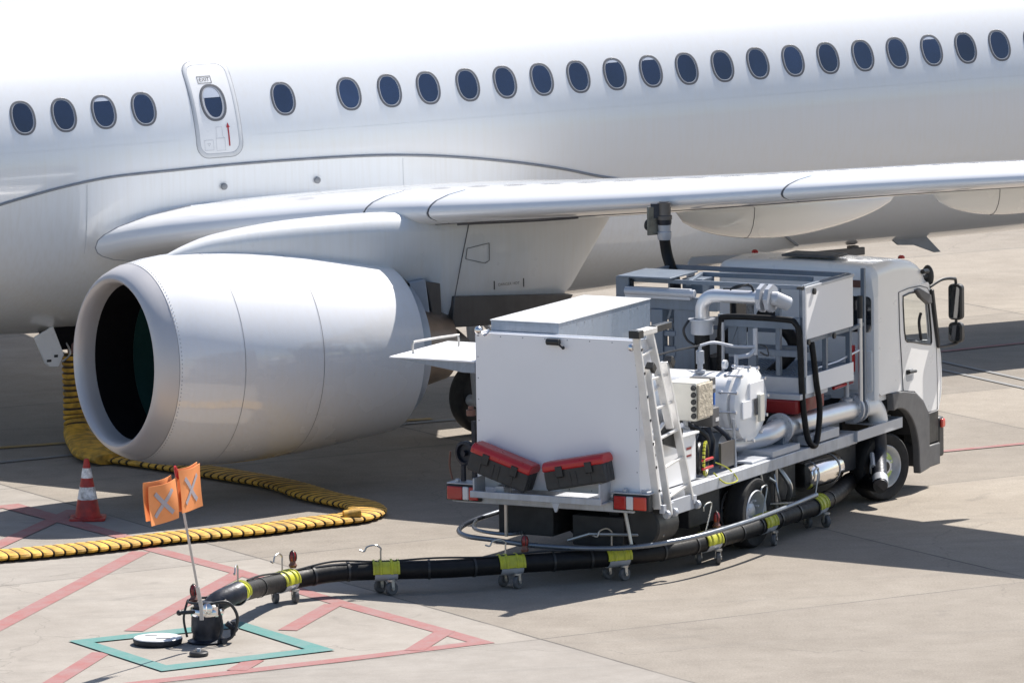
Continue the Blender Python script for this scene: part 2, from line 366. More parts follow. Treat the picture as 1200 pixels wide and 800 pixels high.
def paint(name, col, wear=.45):
    mt = bpy.data.materials.new(name); mt.use_nodes = True; nt = mt.node_tree; b = nt.nodes['Principled BSDF']; L = nt.links.new
    tc = node(nt, 'ShaderNodeTexCoord')
    n1 = node(nt, 'ShaderNodeTexNoise', i_Scale=3.2, i_Detail=8., i_Roughness=.72); L(tc.outputs['Object'], n1.inputs['Vector'])
    n2 = node(nt, 'ShaderNodeTexNoise', i_Scale=40., i_Detail=3.); L(tc.outputs['Object'], n2.inputs['Vector'])
    ad = node(nt, 'ShaderNodeMath', operation='MULTIPLY_ADD'); ad.inputs[1].default_value = .35; L(n2.outputs['Fac'], ad.inputs[0]); L(n1.outputs['Fac'], ad.inputs[2])
    r = node(nt, 'ShaderNodeValToRGB'); r.color_ramp.elements[0].position = .5; r.color_ramp.elements[1].position = .9
    r.color_ramp.elements[0].color = tuple(col)+(1,); c2 = [c*(1-wear)+.26*wear for c in col]; r.color_ramp.elements[1].color = tuple(c2)+(1,)
    L(ad.outputs[0], r.inputs[0]); L(r.outputs[0], b.inputs['Base Color']); b.inputs['Roughness'].default_value = .8; b.inputs['Specular IOR Level'].default_value = .25
    return mt
PR, PC, PY, PW = paint('red_apron_paint', (.29, .115, .108), .5), paint('turquoise_apron_paint', (.07, .215, .20)), paint('yellow_apron_paint', (.36, .23, .06)), paint('white_apron_paint', (.22, .22, .22), .5)  # white is dimmed: shade missing from its lines is put into the colour
zz = [.004]
def band(name, pts, wd, mt, cat='apron marking'):
    pts = [V((p[0], p[1], 0)) for p in pts]; L_, Rr = [], []
    for i, p in enumerate(pts):
        a = pts[max(i-1, 0)]; c = pts[min(i+1, len(pts)-1)]; d = (c-a).normalized(); nn = V((-d.y, d.x, 0))
        k = 1.
        if 0 < i < len(pts)-1:
            d1 = (p-a).normalized(); k = 1/max(.35, nn.dot(V((-d1.y, d1.x, 0))))
        L_.append(p+nn*wd/2*k); Rr.append(p-nn*wd/2*k)
    b = MB(); b.grid([[q+V((0, 0, zz[0])) for q in L_], [q+V((0, 0, zz[0])) for q in Rr]]); zz[0] += .0005
    return tag(b.build(name, mt), kind='structure')
band('red_marking', [(-6.6, 62.4), (-5.25, 67.48), (-4.05, 71.99)], .21, PR)
band('red_marking', [(-4.05, 72.32), (-2.98, 70.61), (-1.8, 68.49), (-.85, 66.94), (-.30, 66.0)], .2, PR)
band('red_marking', [(-.34, 66.10), (-1.73, 65.24), (-3.64, 64.17), (-6, 62.7)], .2, PR)
band('red_marking', [(-2.94, 70.45), (-3.87, 67.05)], .2, PR)
band('red_marking', [(-4.12, 65.86), (-4.5, 64.24), (-4.8, 63.1)], .2, PR)
band('red_marking', [(-1.88, 68.45), (-2.31, 66.95)], .2, PR)
band('red_marking', [(-2.58, 65.3), (-2.74, 64.75)], .2, PR)
band('red_marking', [(-.71, 66.78), (-1.02, 65.68)], .2, PR)
band('red_marking', [(-7.2, 74.4), (-5.70, 75.28), (-4.34, 73.05), (-4.05, 72.55)], .2, PR)
band('red_marking', [(-6.5, 69.6), (-5.62, 72.6), (-4.95, 74.9)], .2, PR)
band('red_marking', [(-.3, 75.55), (4.84, 78.18), (6.04, 78.8), (9.5, 80.6)], .12, PR)
band('red_marking', [(4.0, 85.95), (5.61, 86.98), (6.73, 87.69), (12, 91)], .12, PR)
band('white_marking', [(3.4, 89.3), (5.5, 85.21), (6.4, 83.46), (8.2, 79.9)], .08, PW)
band('white_marking', [(3.85, 89.3), (5.95, 85.21), (6.85, 83.46), (8.7, 79.9)], .08, PW)
band('yellow_marking', [(-12, 77.4), (-6.15, 79.75), (-5.45, 80.03), (-1, 81.6)], .15, PY)
band('white_marking', [(-12, 74.9), (-6.06, 78.59), (-5.38, 79.0), (-1.33, 81.2), (1.5, 82.6)], .12, PW)
cy = [V((-4.49, 66.51, 0)), V((-3.47, 64.74, 0)), V((-1.80, 65.75, 0)), V((-2.79, 67.46, 0))]
cc = sum(cy, V())/4; inn = [V((-4.23, 66.41, 0)), V((-3.44, 65.06, 0)), V((-2.1, 65.84, 0)), V((-2.82, 67.12, 0))]
b = MB(); z = V((0, 0, zz[0]))
for i in range(4):
    j = (i+1) % 4; b.face([cy[i]+z, cy[j]+z, inn[j]+z, inn[i]+z])
tag(b.build('turquoise_marking', PC), kind='structure'); zz[0] += .003
# ------------------------------------------------------------------ airliner (local x = aft, y = -(port lateral), z up)
ACO = V((-1.42266, 83.54585, 0)); ACR = R_(31.819); ZC = 3.342; RF = 1.932
AX = V((math.cos(ACR), math.sin(ACR), 0)); NP = V((math.sin(ACR), -math.cos(ACR), 0))
def acw(s, lat, z): return ACO + AX*s + NP*lat + V((0, 0, z))
plane = thing('airliner', 'white twin engine passenger jet with a row of dark oval windows, parked nose left', 'airplane', ACO, ACR)
# fuselage
rad_t = [(-22, .02), (-21.7, .38), (-21, .83), (-20, 1.22), (-18.5, 1.6), (-16.5, 1.86), (-14, RF), (9.5, RF), (12, 1.86), (15, 1.6), (18, 1.2), (21, .68), (22.6, .28)]
zc_t = [(-22, 2.8), (-20, 2.95), (-17, 3.22), (-14, ZC), (9.5, ZC), (12, ZC+.06), (15, ZC+.28), (18, ZC+.6), (21, ZC+1.0), (22.6, ZC+1.25)]
b = MB(); ss = [-22, -21.7, -21.2, -20.5, -19.5, -18.5, -17.5, -16.5, -15.2, -14]+[-14+k*.5 for k in range(1, 47)]+[10.2, 11, 12, 13, 14, 15, 16, 17, 18, 19, 20, 21, 22, 22.6]
NS = 120
b.grid([[(s, -rad_t_r*math.cos(2*PI*j/NS), zc+rad_t_r*math.sin(2*PI*j/NS)) for j in range(NS)] for s in ss for rad_t_r, zc in [(smooth_tab(rad_t, s) if not -14 <= s <= 9.5 else RF, smooth_tab(zc_t, s) if not -14 <= s <= 9.5 else ZC)]], cv=True)
fus = b.build('fuselage', 'skin', plane)
def fs(s, phi, off=0.): # phi in radians
    r = RF+off; return (s, -r*math.cos(phi), ZC+r*math.sin(phi))
def patch(mb, loops, s0, phi0, offs, close=True):
    """concentric loops of (ds, dh) laid on the fuselage"""
    P = [[fs(s0+ds, phi0+dh/RF, of) for ds, dh in lp] for lp, of in zip(loops, offs)]
    vs = mb.grid(P, cv=True)
    if close: mb.cap(vs[-1])
def oval(w, h, n=36, e=2.3):
    out = []
    for k in range(n):
        a = 2*PI*k/n; c, s_ = math.cos(a), math.sin(a)
        out.append((w/2*math.copysign(abs(c)**(2/e), c), h/2*math.copysign(abs(s_)**(2/e), s_)))
    return out
# circumferential and lengthwise lap joints
b = MB()
for s in (-8.3, 12.0):
    b.grid([[fs(s+d, R_(-30+k*1.5), o) for k in range(0, 114)] for d, o in ((-.004, .0012), (.004, .0012))])
for ph, s0, s1 in ((44, -14, 9), (9.5, -14, -4.1), (9.5, -3.1, 9)):
    b.grid([[fs(s0+(s1-s0)*k/24, R_(ph)+d/RF, .0012) for k in range(25)] for d in (-.0025, .0025)])
fj = b.build('skin_joint', 'joint', fus)
PH = R_(21.85)
def cabin_window(s, blind=0., w=.335, h=.43):
    b = MB(); patch(b, [oval(w, h), oval(w-.012, h-.012), oval(w-.05, h-.05), oval(w-.054, h-.054)], s, PH, [.0005, .006, .006, -.004], close=False)
    fr = b.build('window', 'ring', plane)
    b = MB(); patch(b, [oval(w-.054, h-.054), oval(w-.076, h-.074)], s+.002, PH, [.003, .0015], close=False); b.build('trim', 'ring2', fr)
    b = MB(); o_ = oval(w-.072, h-.070); patch(b, [o_, [(x*.6, y*.6) for x, y in o_], [(x*.2, y*.2) for x, y in o_]], s-.004, PH, [.0022]*3); b.build('pane', 'pane', fr)
    if blind:
        b = MB(); cut = (h-.07)*(.5-blind); P = [(x, y) for x, y in oval(w-.078, h-.076, 48) if y >= cut]; P.sort(key=lambda q: math.atan2(q[1]-cut-.01, q[0]))
        P = [(P[0][0], cut)]+P+[(P[-1][0], cut)]
        f_ = [b.bm.verts.new(V(fs(s-.004+x, PH+y/RF, .0036))) for x, y in P]; b.cap(f_); b.build('blind', 'shade', fr)
    return fr
WS = [(-6.15, 0), (-5.605, 0), (-5.07, .15), (-4.53, 0), (-2.62, 0), (-1.70, 0), (-1.13, 0), (-.58, 0)]+[(-.015+.5345*k, .12 if k in (4, 5, 13) else 0) for k in range(16)]+[(8.56, 0), (9.1, 0)]+[(9.63+.534*k, 0) for k in range(3)]+[(-6.70-.534*k, 0) for k in range(10)]
for s, bl in WS: cabin_window(s, bl)
# exit door
ds, dphi = -3.575, R_(20.6)
b = MB(); W_, H_ = .63, 1.22
patch(b, [rrect(W_, H_, .16, 6, 8), rrect(W_-.012, H_-.012, .155, 6, 8), rrect(W_-.10, H_-.10, .12, 6, 8), rrect(W_-.106, H_-.106, .118, 6, 8)], ds, dphi, [.0005, .005, .005, .0005], close=False)
door = b.build('exit_door', 'doorring', plane)
b = MB(); patch(b, [rrect(W_, H_, .16, 6, 8), rrect(W_+.010, H_+.010, .165, 6, 8)], ds, dphi, [.0055, .0015], close=False); b.build('door_seam', 'seal', door)
b = MB(); lp = rrect(W_-.106, H_-.106, .118, 4, 8)
P = [[fs(ds+x*k, dphi+y*k/RF, .0035) for x, y in lp] for k in (1, .8, .6, .4, .2)]; vs = b.grid(P, cv=True); b.cap(vs[-1]); b.build('door_panel', 'doorp', door)
wfr = None
b = MB(); w_, h_ = .35, .47; wp = R_(22.3)
patch(b, [oval(w_, h_), oval(w_-.012, h_-.012), oval(w_-.06, h_-.06), oval(w_-.064, h_-.064)], ds-.01, wp, [.004, .010, .010, .004], close=False); b.build('door_window_frame', 'ring', door)
b = MB(); patch(b, [oval(w_-.06, h_-.06), oval(w_-.13, h_-.10)], ds-.01, wp, [.007, .006], close=False); b.build('window_trim', 'ring2', door)
b = MB(); o_ = oval(w_-.09, h_-.085); patch(b, [o_, [(x*.5, y*.5) for x, y in o_]], ds-.018, wp, [.0062]*2); b.build('pane', 'pane', door)
b = MB(); P = [(x, y) for x, y in oval(w_-.11, h_-.10, 48) if y >= .06]; P.sort(key=lambda q: math.atan2(q[1]-.05, q[0])); P = [(P[0][0], .06)]+P+[(P[-1][0], .06)]
b.cap([b.bm.verts.new(V(fs(ds-.02+x, wp+y/RF, .008))) for x, y in P]); b.build('blind', 'shade', door)
b = MB(); sgn = MB()
b.text('EXIT', .062, lambda x, y, d: fs(ds-.055+x*1.1, R_(31.0)+y*1.15/RF, .0075))
for q in (((-.085, -.044), (.085, -.037)), ((-.085, .037), (.085, .044)), ((-.085, -.037), (-.079, .037)), ((.079, -.037), (.085, .037))):
    (x0, y0), (x1, y1) = q; b.face([fs(ds-.055+x*1.1, R_(31.0)+y*1.1/RF, .0065) for x, y in ((x0, y0), (x1, y0), (x1, y1), (x0, y1))])
b.build('exit_sign', 'ink', door, weld=False)
b = MB()
b.grid([[fs(ds+.13+x, R_(10.2)+(-.13+.23*k/8)/RF, .007) for k in range(9)] for x in (-.009, .009)]); b.face([fs(ds+.13+x, R_(10.2)+y/RF, .008) for x, y in ((-.025, .09), (.025, .09), (0, .15))])
b.build('opening_arrow', 'red_ink', door, weld=False)
b = MB()
def outl(pts, t=.004):
    for (x0, y0), (x1, y1) in zip(pts, pts[1:]+pts[:1]):
        d = V((x1-x0, y1-y0)).normalized()*t/2; nn = V((-d.y, d.x))
        b.face([fs(ds+x, R_(8.5)+y/RF, .0085) for x, y in ((x0-d.x-nn.x, y0-d.y-nn.y), (x1+d.x-nn.x, y1+d.y-nn.y), (x1+d.x+nn.x, y1+d.y+nn.y), (x0-d.x+nn.x, y0-d.y+nn.y))])
outl([(-.05, -.12), (.07, -.12), (.07, .02), (.045, .05), (.045, .16), (-.035, .16), (-.035, .05), (-.05, .02)]); outl([(-.21, -.11), (-.09, -.11), (-.09, .01), (-.21, .01)]); outl([(-.05, .025), (.07, .025)]); outl([(-.17, -.03), (-.13, -.03), (-.15, -.06)])
b.build('placard_outline', 'grey_ink', door, weld=False)

# wing-body fairing
FL = [(-8.3, -40), (-7.6, -20), (-7.0, -11.5), (-6.55, -8.0), (-6.1, -5.4), (-5.64, -3.2), (-5.07, -1.4), (-4.26, -.8), (-3.45, -.4), (-2.5, -.5), (-1.67, -1.0), (-1.07, -1.9), (-.34, -4.0), (.53, -7.7), (1.28, -11.9), (1.8, -15.7), (2.39, -19.4), (3.2, -26), (4.1, -36), (4.9, -50), (5.6, -68)]
def bulge(s): return smooth_tab([(-8.3, 0), (-7, .05), (-5.2, .14), (-2, .22), (1, .28), (2.6, .27), (3.8, .2), (4.8, .08), (5.6, 0)], s)
b = MB(); P = []; edge = []
sv = [-8.3+k*.2 for k in range(70)]
for s in sv:
    ph = R_(smooth_tab(FL, s)); bu = bulge(s); row = []
    for j in range(49):
        t = j/48; a = ph+(-PI-2*ph)*t; k = min(1, min(t, 1-t)*5); k = k*k*(3-2*k)
        row.append(fs(s, a, .012+bu*k))
    P.append(row); edge.append(fs(s, ph, .012))
b.grid(P); fair = b.build('belly_fairing', 'fairing', plane)
b = MB(); b.tube(curve(edge, 2), .017, 6); b.tube(curve([(p[0], -p[1], p[2]) for p in edge], 2), .017, 6); b.build('fairing_seal', 'seal', fair)
b = MB()
for s, ph in ((-3.56, -7.6), (-2.27, -8.1)):
    b.lathe([(0, .0), (0, .042), (.02, .04), (.03, .02)], fs(s, R_(ph), .05), (0, -1, -.1), 12)
b.build('jacking_bolt', 'seal', fair)
b = MB()
for s in (-5.4, -1.05): b.grid([[fs(s+d, R_(smooth_tab(FL, s)-1-k*1.6), .016+bulge(s)*(lambda q: q*q*(3-2*q))(min(1, k/18*.9))) for k in range(16)] for d in (-.004, .004)])
b.build('panel_joint', 'grey_ink', fair)
# belly blades and drain mast, low on the fuselage behind the wing
b = MB(); b.prism([(0, 0), (.55, .0), (.78, -.22), (.68, -.22), (.36, -.1), (.1, -.08)], lambda x, y, d: (7.15+x, -.55+d, 1.50+y), -.02, .02); b.build('antenna', 'seal', plane, .005)
b = MB(); b.span((5.5, 6.6), (-.75, -.70), (1.36, 1.46)); b.span((6.55, 6.68), (-.5, -.4), (1.36, 1.45)); b.build('drain_scoop', 'titan', plane, .01)

# wing
AF = [(0, 0), (.004, .012), (.012, .022), (.03, .035), (.07, .05), (.13, .062), (.22, .071), (.34, .075), (.48, .07), (.62, .057), (.76, .038), (.9, .016), (1, .001)]
AL = [(1, -.001), (.9, -.006), (.76, -.018), (.62, -.033), (.48, -.045), (.34, -.05), (.22, -.048), (.13, -.042), (.07, -.034), (.03, -.025), (.012, -.016), (.004, -.009)]
def wing_sec(lat, root=False):
    sle = -5.38+.524*(lat-2.14)
    if lat < 2.14: sle = -5.38
    if root and lat < 2.5: sle += .28*min(1, (2.5-lat)/.34)
    zle = smooth_tab([(1, 2.42), (2.14, 2.50), (2.64, 2.63), (4.12, 2.86), (5.36, 3.03), (6.18, 3.11), (7.58, 3.24), (9.16, 3.40), (11.08, 3.62), (12.92, 3.81), (17, 4.22)], lat)
    ch = interp([(1, 6.3), (6.4, 4.0), (17, 1.7)], lat); tc = interp([(1, 1.05), (6.4, .92), (17, .8)], lat); inc = R_(interp([(1, 1.8), (6.4, .3), (17, -2.2)], lat))
    return sle, zle, ch, tc, inc
def wp_(lat, x, y, grow=0., root=False):
    sle, zle, ch, tc, inc = wing_sec(lat, root); X, Y = x*ch, y*ch*tc+grow
    return (sle+X*math.cos(inc)+Y*math.sin(inc), -lat, zle-X*math.sin(inc)+Y*math.cos(inc))
lats = [1.0, 1.6, 2.14, 2.64, 3.2, 4.12, 5.36, 6.18, 6.6, 7.58, 9.16, 11.08, 12.92, 14.5, 16, 17]
b = MB(); vs = b.grid([[wp_(l, x, y, 0, True) for x, y in AF+AL] for l in lats], cv=True); b.cap(vs[-1]); wing = b.build('wing', 'wing', plane, ang=50)
def slat(l0, l1, ce):
    b = MB(); n = 9; top = [(x, y) for x, y in AF if x <= .135]; bot = [(x, y) for x, y in AL if x <= .075]
    prof = bot+top; P = []
    for k in range(n):
        l = l0+(l1-l0)*k/(n-1); sk = (.55 if ce else 0)*max(0, 1-k/2.5); P.append([wp_(l+sk*(x/.135 if y > 0 else x/.075*.35), x-.004, y+math.copysign(.0016, y) if x else 0) for x, y in prof])
    # thickness: close on the inside
    vs = b.grid(P); vi = b.grid([[wp_(l0+(l1-l0)*k/(n-1)+(.55 if ce else 0)*max(0, 1-k/2.5)*(x/.135 if y > 0 else x/.075*.35), x*.96+.006, y*.8) for x, y in prof] for k in range(n)], flip=True)
    for k in (0, n-1):
        for j in range(len(prof)-1): b.cap([vs[k][j], vs[k][j+1], vi[k][j+1], vi[k][j]])
    for k in (0, n-1): b.cap(vi[k])
    for j in (0, len(prof)-1):
        for k in range(n-1): b.cap([vs[k][j], vs[k+1][j], vi[k+1][j], vi[k][j]])
    o = b.build('slat', 'slat', plane, ang=50)
    if ce: q_ = MB(); q_.tube(P[0], .007, 5); q_.build('slat_end_seal', 'seal', o)
    return o
slats = [slat(2.12, 5.40, 1), slat(5.43, 6.17, 0), slat(6.2, 10.24, 0), slat(10.27, 13.6, 0), slat(13.63, 16.8, 0)]
# dark seams at the slat ends and along the slat's lower edge
b = MB()
for l in (5.415, 6.185, 10.255, 13.615):
    prof = [(x, y) for x, y in AL if x <= .1]+[(x, y) for x, y in AF if x <= .14]
    b.grid([[wp_(l+d, x-.002, y+math.copysign(.0004, y)) for x, y in prof] for d in (-.016, .016)])
b.build('slat_gap', 'seam', wing)
b = MB(); b.tube([wp_(l, .078, -.0365) for l in [2.3+.5*k for k in range(29)]], .008, 5); b.build('slat_gap', 'seam', wing)
b = MB(); b.tube([wp_(6.2+.06*k, .09+.05*math.sin(PI*k/24), -.041-.0035*math.sin(PI*k/24)) for k in range(25)], .013, 6); b.build('slat_gap', 'seam', wing)
def canoe(lat, s0, s1, zt0, zt1, depth, wd):
    b = MB(); P = []; n = 26
    for i in range(n+1):
        t = i/n; s = s0+(s1-s0)*t; k = max(.02, math.sin(PI*min(1, t*1.0)**.85)**.6)
        zt = zt0+(zt1-zt0)*t; d = depth*k; ww = wd/2*k
        P.append([(s, -lat+ww*math.cos(a)*(1 if math.sin(a) < 0 else 1), zt+(d*math.sin(a) if math.sin(a) < 0 else .08*k*math.sin(a))) for a in [2*PI*j/20 for j in range(20)]])
    vs = b.grid(P, cv=True); b.cap(vs[0]); b.cap(vs[-1])
    o = b.build('flap_track_fairing', 'wing', plane, ang=60)
    i = 8; b = MB(); c = V((0, -lat, zt0)); b.tube([V(p)+(V(p)-V((p[0], -lat, zt0-.05))).normalized()*.001 for p in P[i]], .004, 5, closed=True); b.build('panel_joint', 'seam', o); return o
can = [canoe(7.5, -.75, 2.35, 3.07, 3.04, .40, .46), canoe(11.3, .15, 2.75, 3.56, 3.56, .34, .40), canoe(14.3, 1.9, 3.9, 3.9, 3.9, .26, .32)]
# nacelle
EO = V((-7.16, -5.75, 1.67)); EA = V((1, 0, -.036)).normalized()
b = MB(); b.lathe([(.235, 1.105), (.16, 1.075), (.09, 1.04), (.04, 1.005), (.012, .975), (0, .945), (.012, .925), (.05, .903), (.13, .885), (.24, .88)], EO, EA, 72, False, False); lip = b.build('inlet_lip', 'lip', plane)
b = MB(); nprof = [(.238, 1.106), (.45, 1.155), (.7, 1.19), (1.0, 1.208), (1.3, 1.21), (1.6, 1.2), (1.9, 1.18), (2.3, 1.14), (2.7, 1.085), (3.05, 1.035), (3.50, .965), (3.51, .95), (3.2, .93), (2.6, .95), (2.0, .96)]
b.lathe(nprof, EO, EA, 72, False, False); nac = b.build('engine_cowl', 'nac', plane)
def ring_seam(x, r, a0=0, a1=2*PI, wd=.009):
    b = MB(); b.lathe([(x-wd/2, r+.0015), (x+wd/2, r+.0015)], EO, EA, 72, False, False, a0, a1); return b.build('cowl_seam', 'cseam', nac)
ring_seam(.236, 1.107, wd=.005); ring_seam(1.02, 1.209, wd=.007); ring_seam(2.06, 1.1665, wd=.007)
b = MB()
for k in range(150):
    a = 2*PI*k/150; _, sd, u = frame(EA); c = EO+EA*.262+(sd*math.cos(a)+u*math.sin(a))*1.1145; b.lathe([(0, .0062), (.0025, .005)], c, sd*math.cos(a)+u*math.sin(a), 6, False)
rv = b.build('rivet_row', 'seal', nac); tag(rv, kind='stuff')
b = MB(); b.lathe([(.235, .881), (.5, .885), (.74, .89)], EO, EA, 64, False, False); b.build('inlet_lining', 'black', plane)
b = MB(); b.lathe([(.74, .889), (.95, .885), (1.1, .87)], EO, EA, 64, False, False); b.build('fan_case', 'teal', plane)
b = MB(); _, sd, u = frame(EA)
for k in range(18):
    a = 2*PI*k/18; rd = sd*math.cos(a)+u*math.sin(a); tn = -sd*math.sin(a)+u*math.cos(a); P = []
    for i in range(7):
        r = .24+.62*i/6; tw = R_(25+38*i/6); hw = .13+.03*i/6
        P.append([EO+EA*(1.22+x*math.cos(tw)*hw)+rd*r+tn*(x*math.sin(tw)*hw+.05*(i/6)**2) for x in (-1, -.3, .4, 1)])
    b.grid(P)
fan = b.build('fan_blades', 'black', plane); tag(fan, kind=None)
b = MB(); b.lathe([(.86, .005), (.90, .08), (1.0, .17), (1.12, .245), (1.35, .26)], EO, EA, 24); b.build('spinner', 'plast', plane)
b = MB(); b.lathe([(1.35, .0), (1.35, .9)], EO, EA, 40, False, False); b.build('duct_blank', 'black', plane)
b = MB(); b.lathe([(2.2, .74), (3.0, .70), (3.5, .60), (3.9, .50), (4.30, .40), (4.31, .38), (4.0, .38)], EO, EA, 48, True, True); b.build('core_nozzle', 'tan', plane)
b = MB(); b.lathe([(3.8, .36), (4.2, .3), (4.5, .18), (4.7, .03)], EO, EA, 24); b.build('exhaust_plug', 'titan', plane)
b = MB(); b.lathe([(2.9, .945), (3.45, .89), (3.68, .80), (3.70, .79), (3.5, .8)], EO, EA, 64, False, False); b.build('reverser_duct', 'duct', plane)
b = MB(); 
for a in (1.15, 1.55, 1.95, 2.35): b.lathe([(3.3, .93), (3.66, .845), (3.68, .80)], EO, EA, 6, False, False, a, a+.24)
b.build('reverser_frame', 'titan', plane)
# pylon
def pyl(name, mat, tops, bots, half, zsplit=None):
    b = MB(); P = []; s0, s1 = tops[0][0], tops[-1][0]; n = 48
    for i in range(n+1):
        s = s0+(s1-s0)*i/n; zt = smooth_tab(tops, s); zb = interp(bots, s); h = smooth_tab(half, s); row = []
        r = min(h*.9, (zt-zb)*.45)
        prof = [(h*.55, zb), (h*.8, zb+(zt-zb)*.12), (h, zb+(zt-zb)*.45), (h, zt-r)]+[(h-r+r*math.cos(a), zt-r+r*math.sin(a)) for a in (.35, .7, 1.05, 1.4)]
        row = [(s, -5.75+y, z) for y, z in prof]+[(s, -5.75-y, z) for y, z in prof[::-1]]; P.append(row)
    vs = b.grid(P, cv=True); b.cap(vs[0]); b.cap(vs[-1]); return b.build(name, mat, plane, ang=45)
py1 = pyl('pylon', 'pylon', [(-6.5, 2.82), (-6.2, 2.93), (-5.84, 3.02), (-5.07, 3.10), (-4.28, 3.12), (-3.6, 3.11), (-3.1, 3.08), (-2.5, 3.1), (-1.5, 3.12), (-.5, 3.1)], [(-6.5, 2.6), (-5.5, 2.55), (-4, 2.3), (-3.4, 2.3), (-3.02, 2.28), (-2.98, 1.78), (-2.85, 1.80), (-2.80, 1.95), (-1.20, 1.97), (-.5, 2.88)], [(-6.5, .03), (-6.2, .10), (-5.6, .17), (-4.8, .22), (-3, .25), (-1.8, .22), (-.9, .12), (-.5, .06)])
b = MB(); b.prism([(-2.86, 1.74), (-1.45, 1.70), (-1.20, 1.99), (-2.83, 2.10)], lambda x, y, d: (x, -5.75+d, y), -.262, .262); b.build('heat_shield', 'titan', plane, .01)
b = MB(); b.prism([(-2.88, 1.72), (-2.62, 1.74), (-2.55, 2.12), (-2.60, 2.9), (-2.612, 2.9), (-2.57, 2.12), (-2.64, 1.76)], lambda x, y, d: (x, -5.75+d, y), -.2665, .2665) if False else None
b = MB(); b.prism([(-3.50, 2.30), (-3.19, 2.33), (-3.12, 1.80), (-3.08, 1.74), (-3.32, 1.70)], lambda x, y, d: (x, -5.75+d, y), -.235, .235); b.build('bifurcation_panel', 'duct', plane, .02)
b = MB(); b.prism([(-3.185, 2.30), (-2.99, 2.26), (-2.975, 1.78), (-3.10, 1.76), (-3.12, 2.0)], lambda x, y, d: (x, -5.75+d, y), -.225, .225); b.build('bifurcation_frame', 'titan', plane, .01)
b = MB(); b.tube([(-2.61, -6.002, 2.92), (-2.72, -6.004, 2.5), (-2.84, -6.004, 2.0)], .006, 5); 
pp = [(-2.64, 2.64), (-2.34, 2.68), (-2.34, 2.48), (-2.40, 2.45), (-2.66, 2.52)]
for (x0, y0), (x1, y1) in zip(pp, pp[1:]+pp[:1]): b.beam((x0, -6.0035, y0), (x1, -6.0035, y1), .006, .006)
b.build('panel_joint', 'seam', py1)
b = MB(); 
b.text('DANGER HOT', .045, lambda x, y, d: (-2.08+x, -6.0035, 2.185+y)); 
for sg in (-1, 1): b.face([(-2.08+sg*.2+dx, -6.0035, 2.185+dz) for dx, dz in ((-.008, -.05), (.008, -.05), (.008, .05), (-.008, .05))])
b.build('lettering', 'ink', py1, weld=False)
# main gear
def wheel(name, mat_rim, parent, c, ax, R, wd, rim_r, kind):
    b = MB(); c = V(c); ax = V(ax).normalized(); r0 = rim_r
    b.lathe([(-wd*.36, r0), (-wd*.48, r0+.35*(R-r0)), (-wd*.47, R*.93), (-wd*.38, R*.985), (-wd*.2, R), (wd*.2, R), (wd*.38, R*.985), (wd*.47, R*.93), (wd*.48, r0+.35*(R-r0)), (wd*.36, r0)], c, ax, 48, False, False)
    ty = b.build(name, 'tyre', parent); return ty
for dx in (0,):
    for dl in (3.35, 4.15):
        wb_ = wheel('landing_wheel', 'rim', plane, (-.78, -dl, .46), (0, 1, 0), .46, .32, .24, 0)
        b = MB(); b.lathe([(-.12, .24), (-.06, .2), (-.07, .08), (-.1, .06)], (-.78, -dl, .46), (0, 1, 0), 24); b.lathe([(.12, .24), (.06, .2), (.07, .08), (.1, .06)], (-.78, -dl, .46), (0, 1, 0), 24); b.build('hub', 'rim', wb_)
b = MB(); b.tube([(-1.1, -3.75, .46), (-1.15, -3.7, 1.4), (-1.2, -3.6, 2.6)], .10, 14); b.tube([(-1.1, -4.1, .46), (-1.1, -3.4, .46)], .07, 12); b.tube([(-1.15, -3.65, 1.7), (-1.1, -2.4, 2.4)], .05, 10); b.tube([(-1.0, -3.75, .7), (-.75, -3.75, 1.1), (-1.1, -3.7, 1.5)], .035, 8); strut = b.build('gear_strut', 'galvl', plane)
# fin and stabiliser (seen only by their shade)
b = MB(); b.prism([(15.5, ZC+1.5), (18.6, ZC+7.2), (21, ZC+7.2), (21.3, ZC+1.0)], lambda x, y, d: (x, d, y), -.12, .12); b.build('tail_fin', 'skin', plane, .05)
b = MB(); b.prism([(17.6, -.5), (20.9, -6.2), (22.2, -6.2), (21.4, -.5)], lambda x, y, d: (x, y, ZC+1.0+.1*(-y-.5)+d), -.07, .07); st = b.build('stabiliser', 'skin', plane, .03)
for o in [st, wing, lip, nac, py1, strut]+slats+can: mirror_copy(o, plane)
# ground-air service panel with hanging door under the belly
b = MB(); b.span((-5.25, -4.65), (-.75, -.35), (1.12, 1.42)); hb = b.build('service_bay', 'black', plane)
b = MB(); b.tube([(-4.98, -.62, 1.3), (-4.98, -.7, 1.15), (-4.98, -.72, 1.02)], .07, 12); b.build('air_inlet_pipe', 'brown', hb)
b = MB(); b.prism([(-5.54, 1.30), (-5.28, 1.42), (-5.14, 1.06), (-5.22, .92), (-5.34, .93), (-5.40, .98)], lambda x, y, d: (x, -.78+d, y), 0, .035); sd_ = b.build('service_door', 'doorp', plane, .01)
b = MB(); b.span((-5.38, -5.32), (-.786, -.781), (.99, 1.02)); b.span((-5.28, -5.23), (-.786, -.781), (1.04, 1.07)); b.build('latch', 'ink', sd_)
b = MB(); b.tube(curve([(-5.13, -.6, 1.34), (-5.08, -.82, 1.1), (-5.18, -.8, .98)], 6), .012, 6); b.build('door_stay', 'wire', sd_)
# refuel panel and adapter under the wing
WA = (-1.88, 9.0)
b = MB(); b.span((-2.08, -1.92), (-8.98, -8.95), (3.02, 3.34)); rp_ = b.build('refuel_door', 'olive', plane, .006)
b = MB(); b.lathe([(0, .075), (.14, .075), (.15, .09), (.19, .09)], (WA[0], -WA[1], 3.38), (0, 0, -1), 18); b.build('refuel_adapter', 'titan', plane)
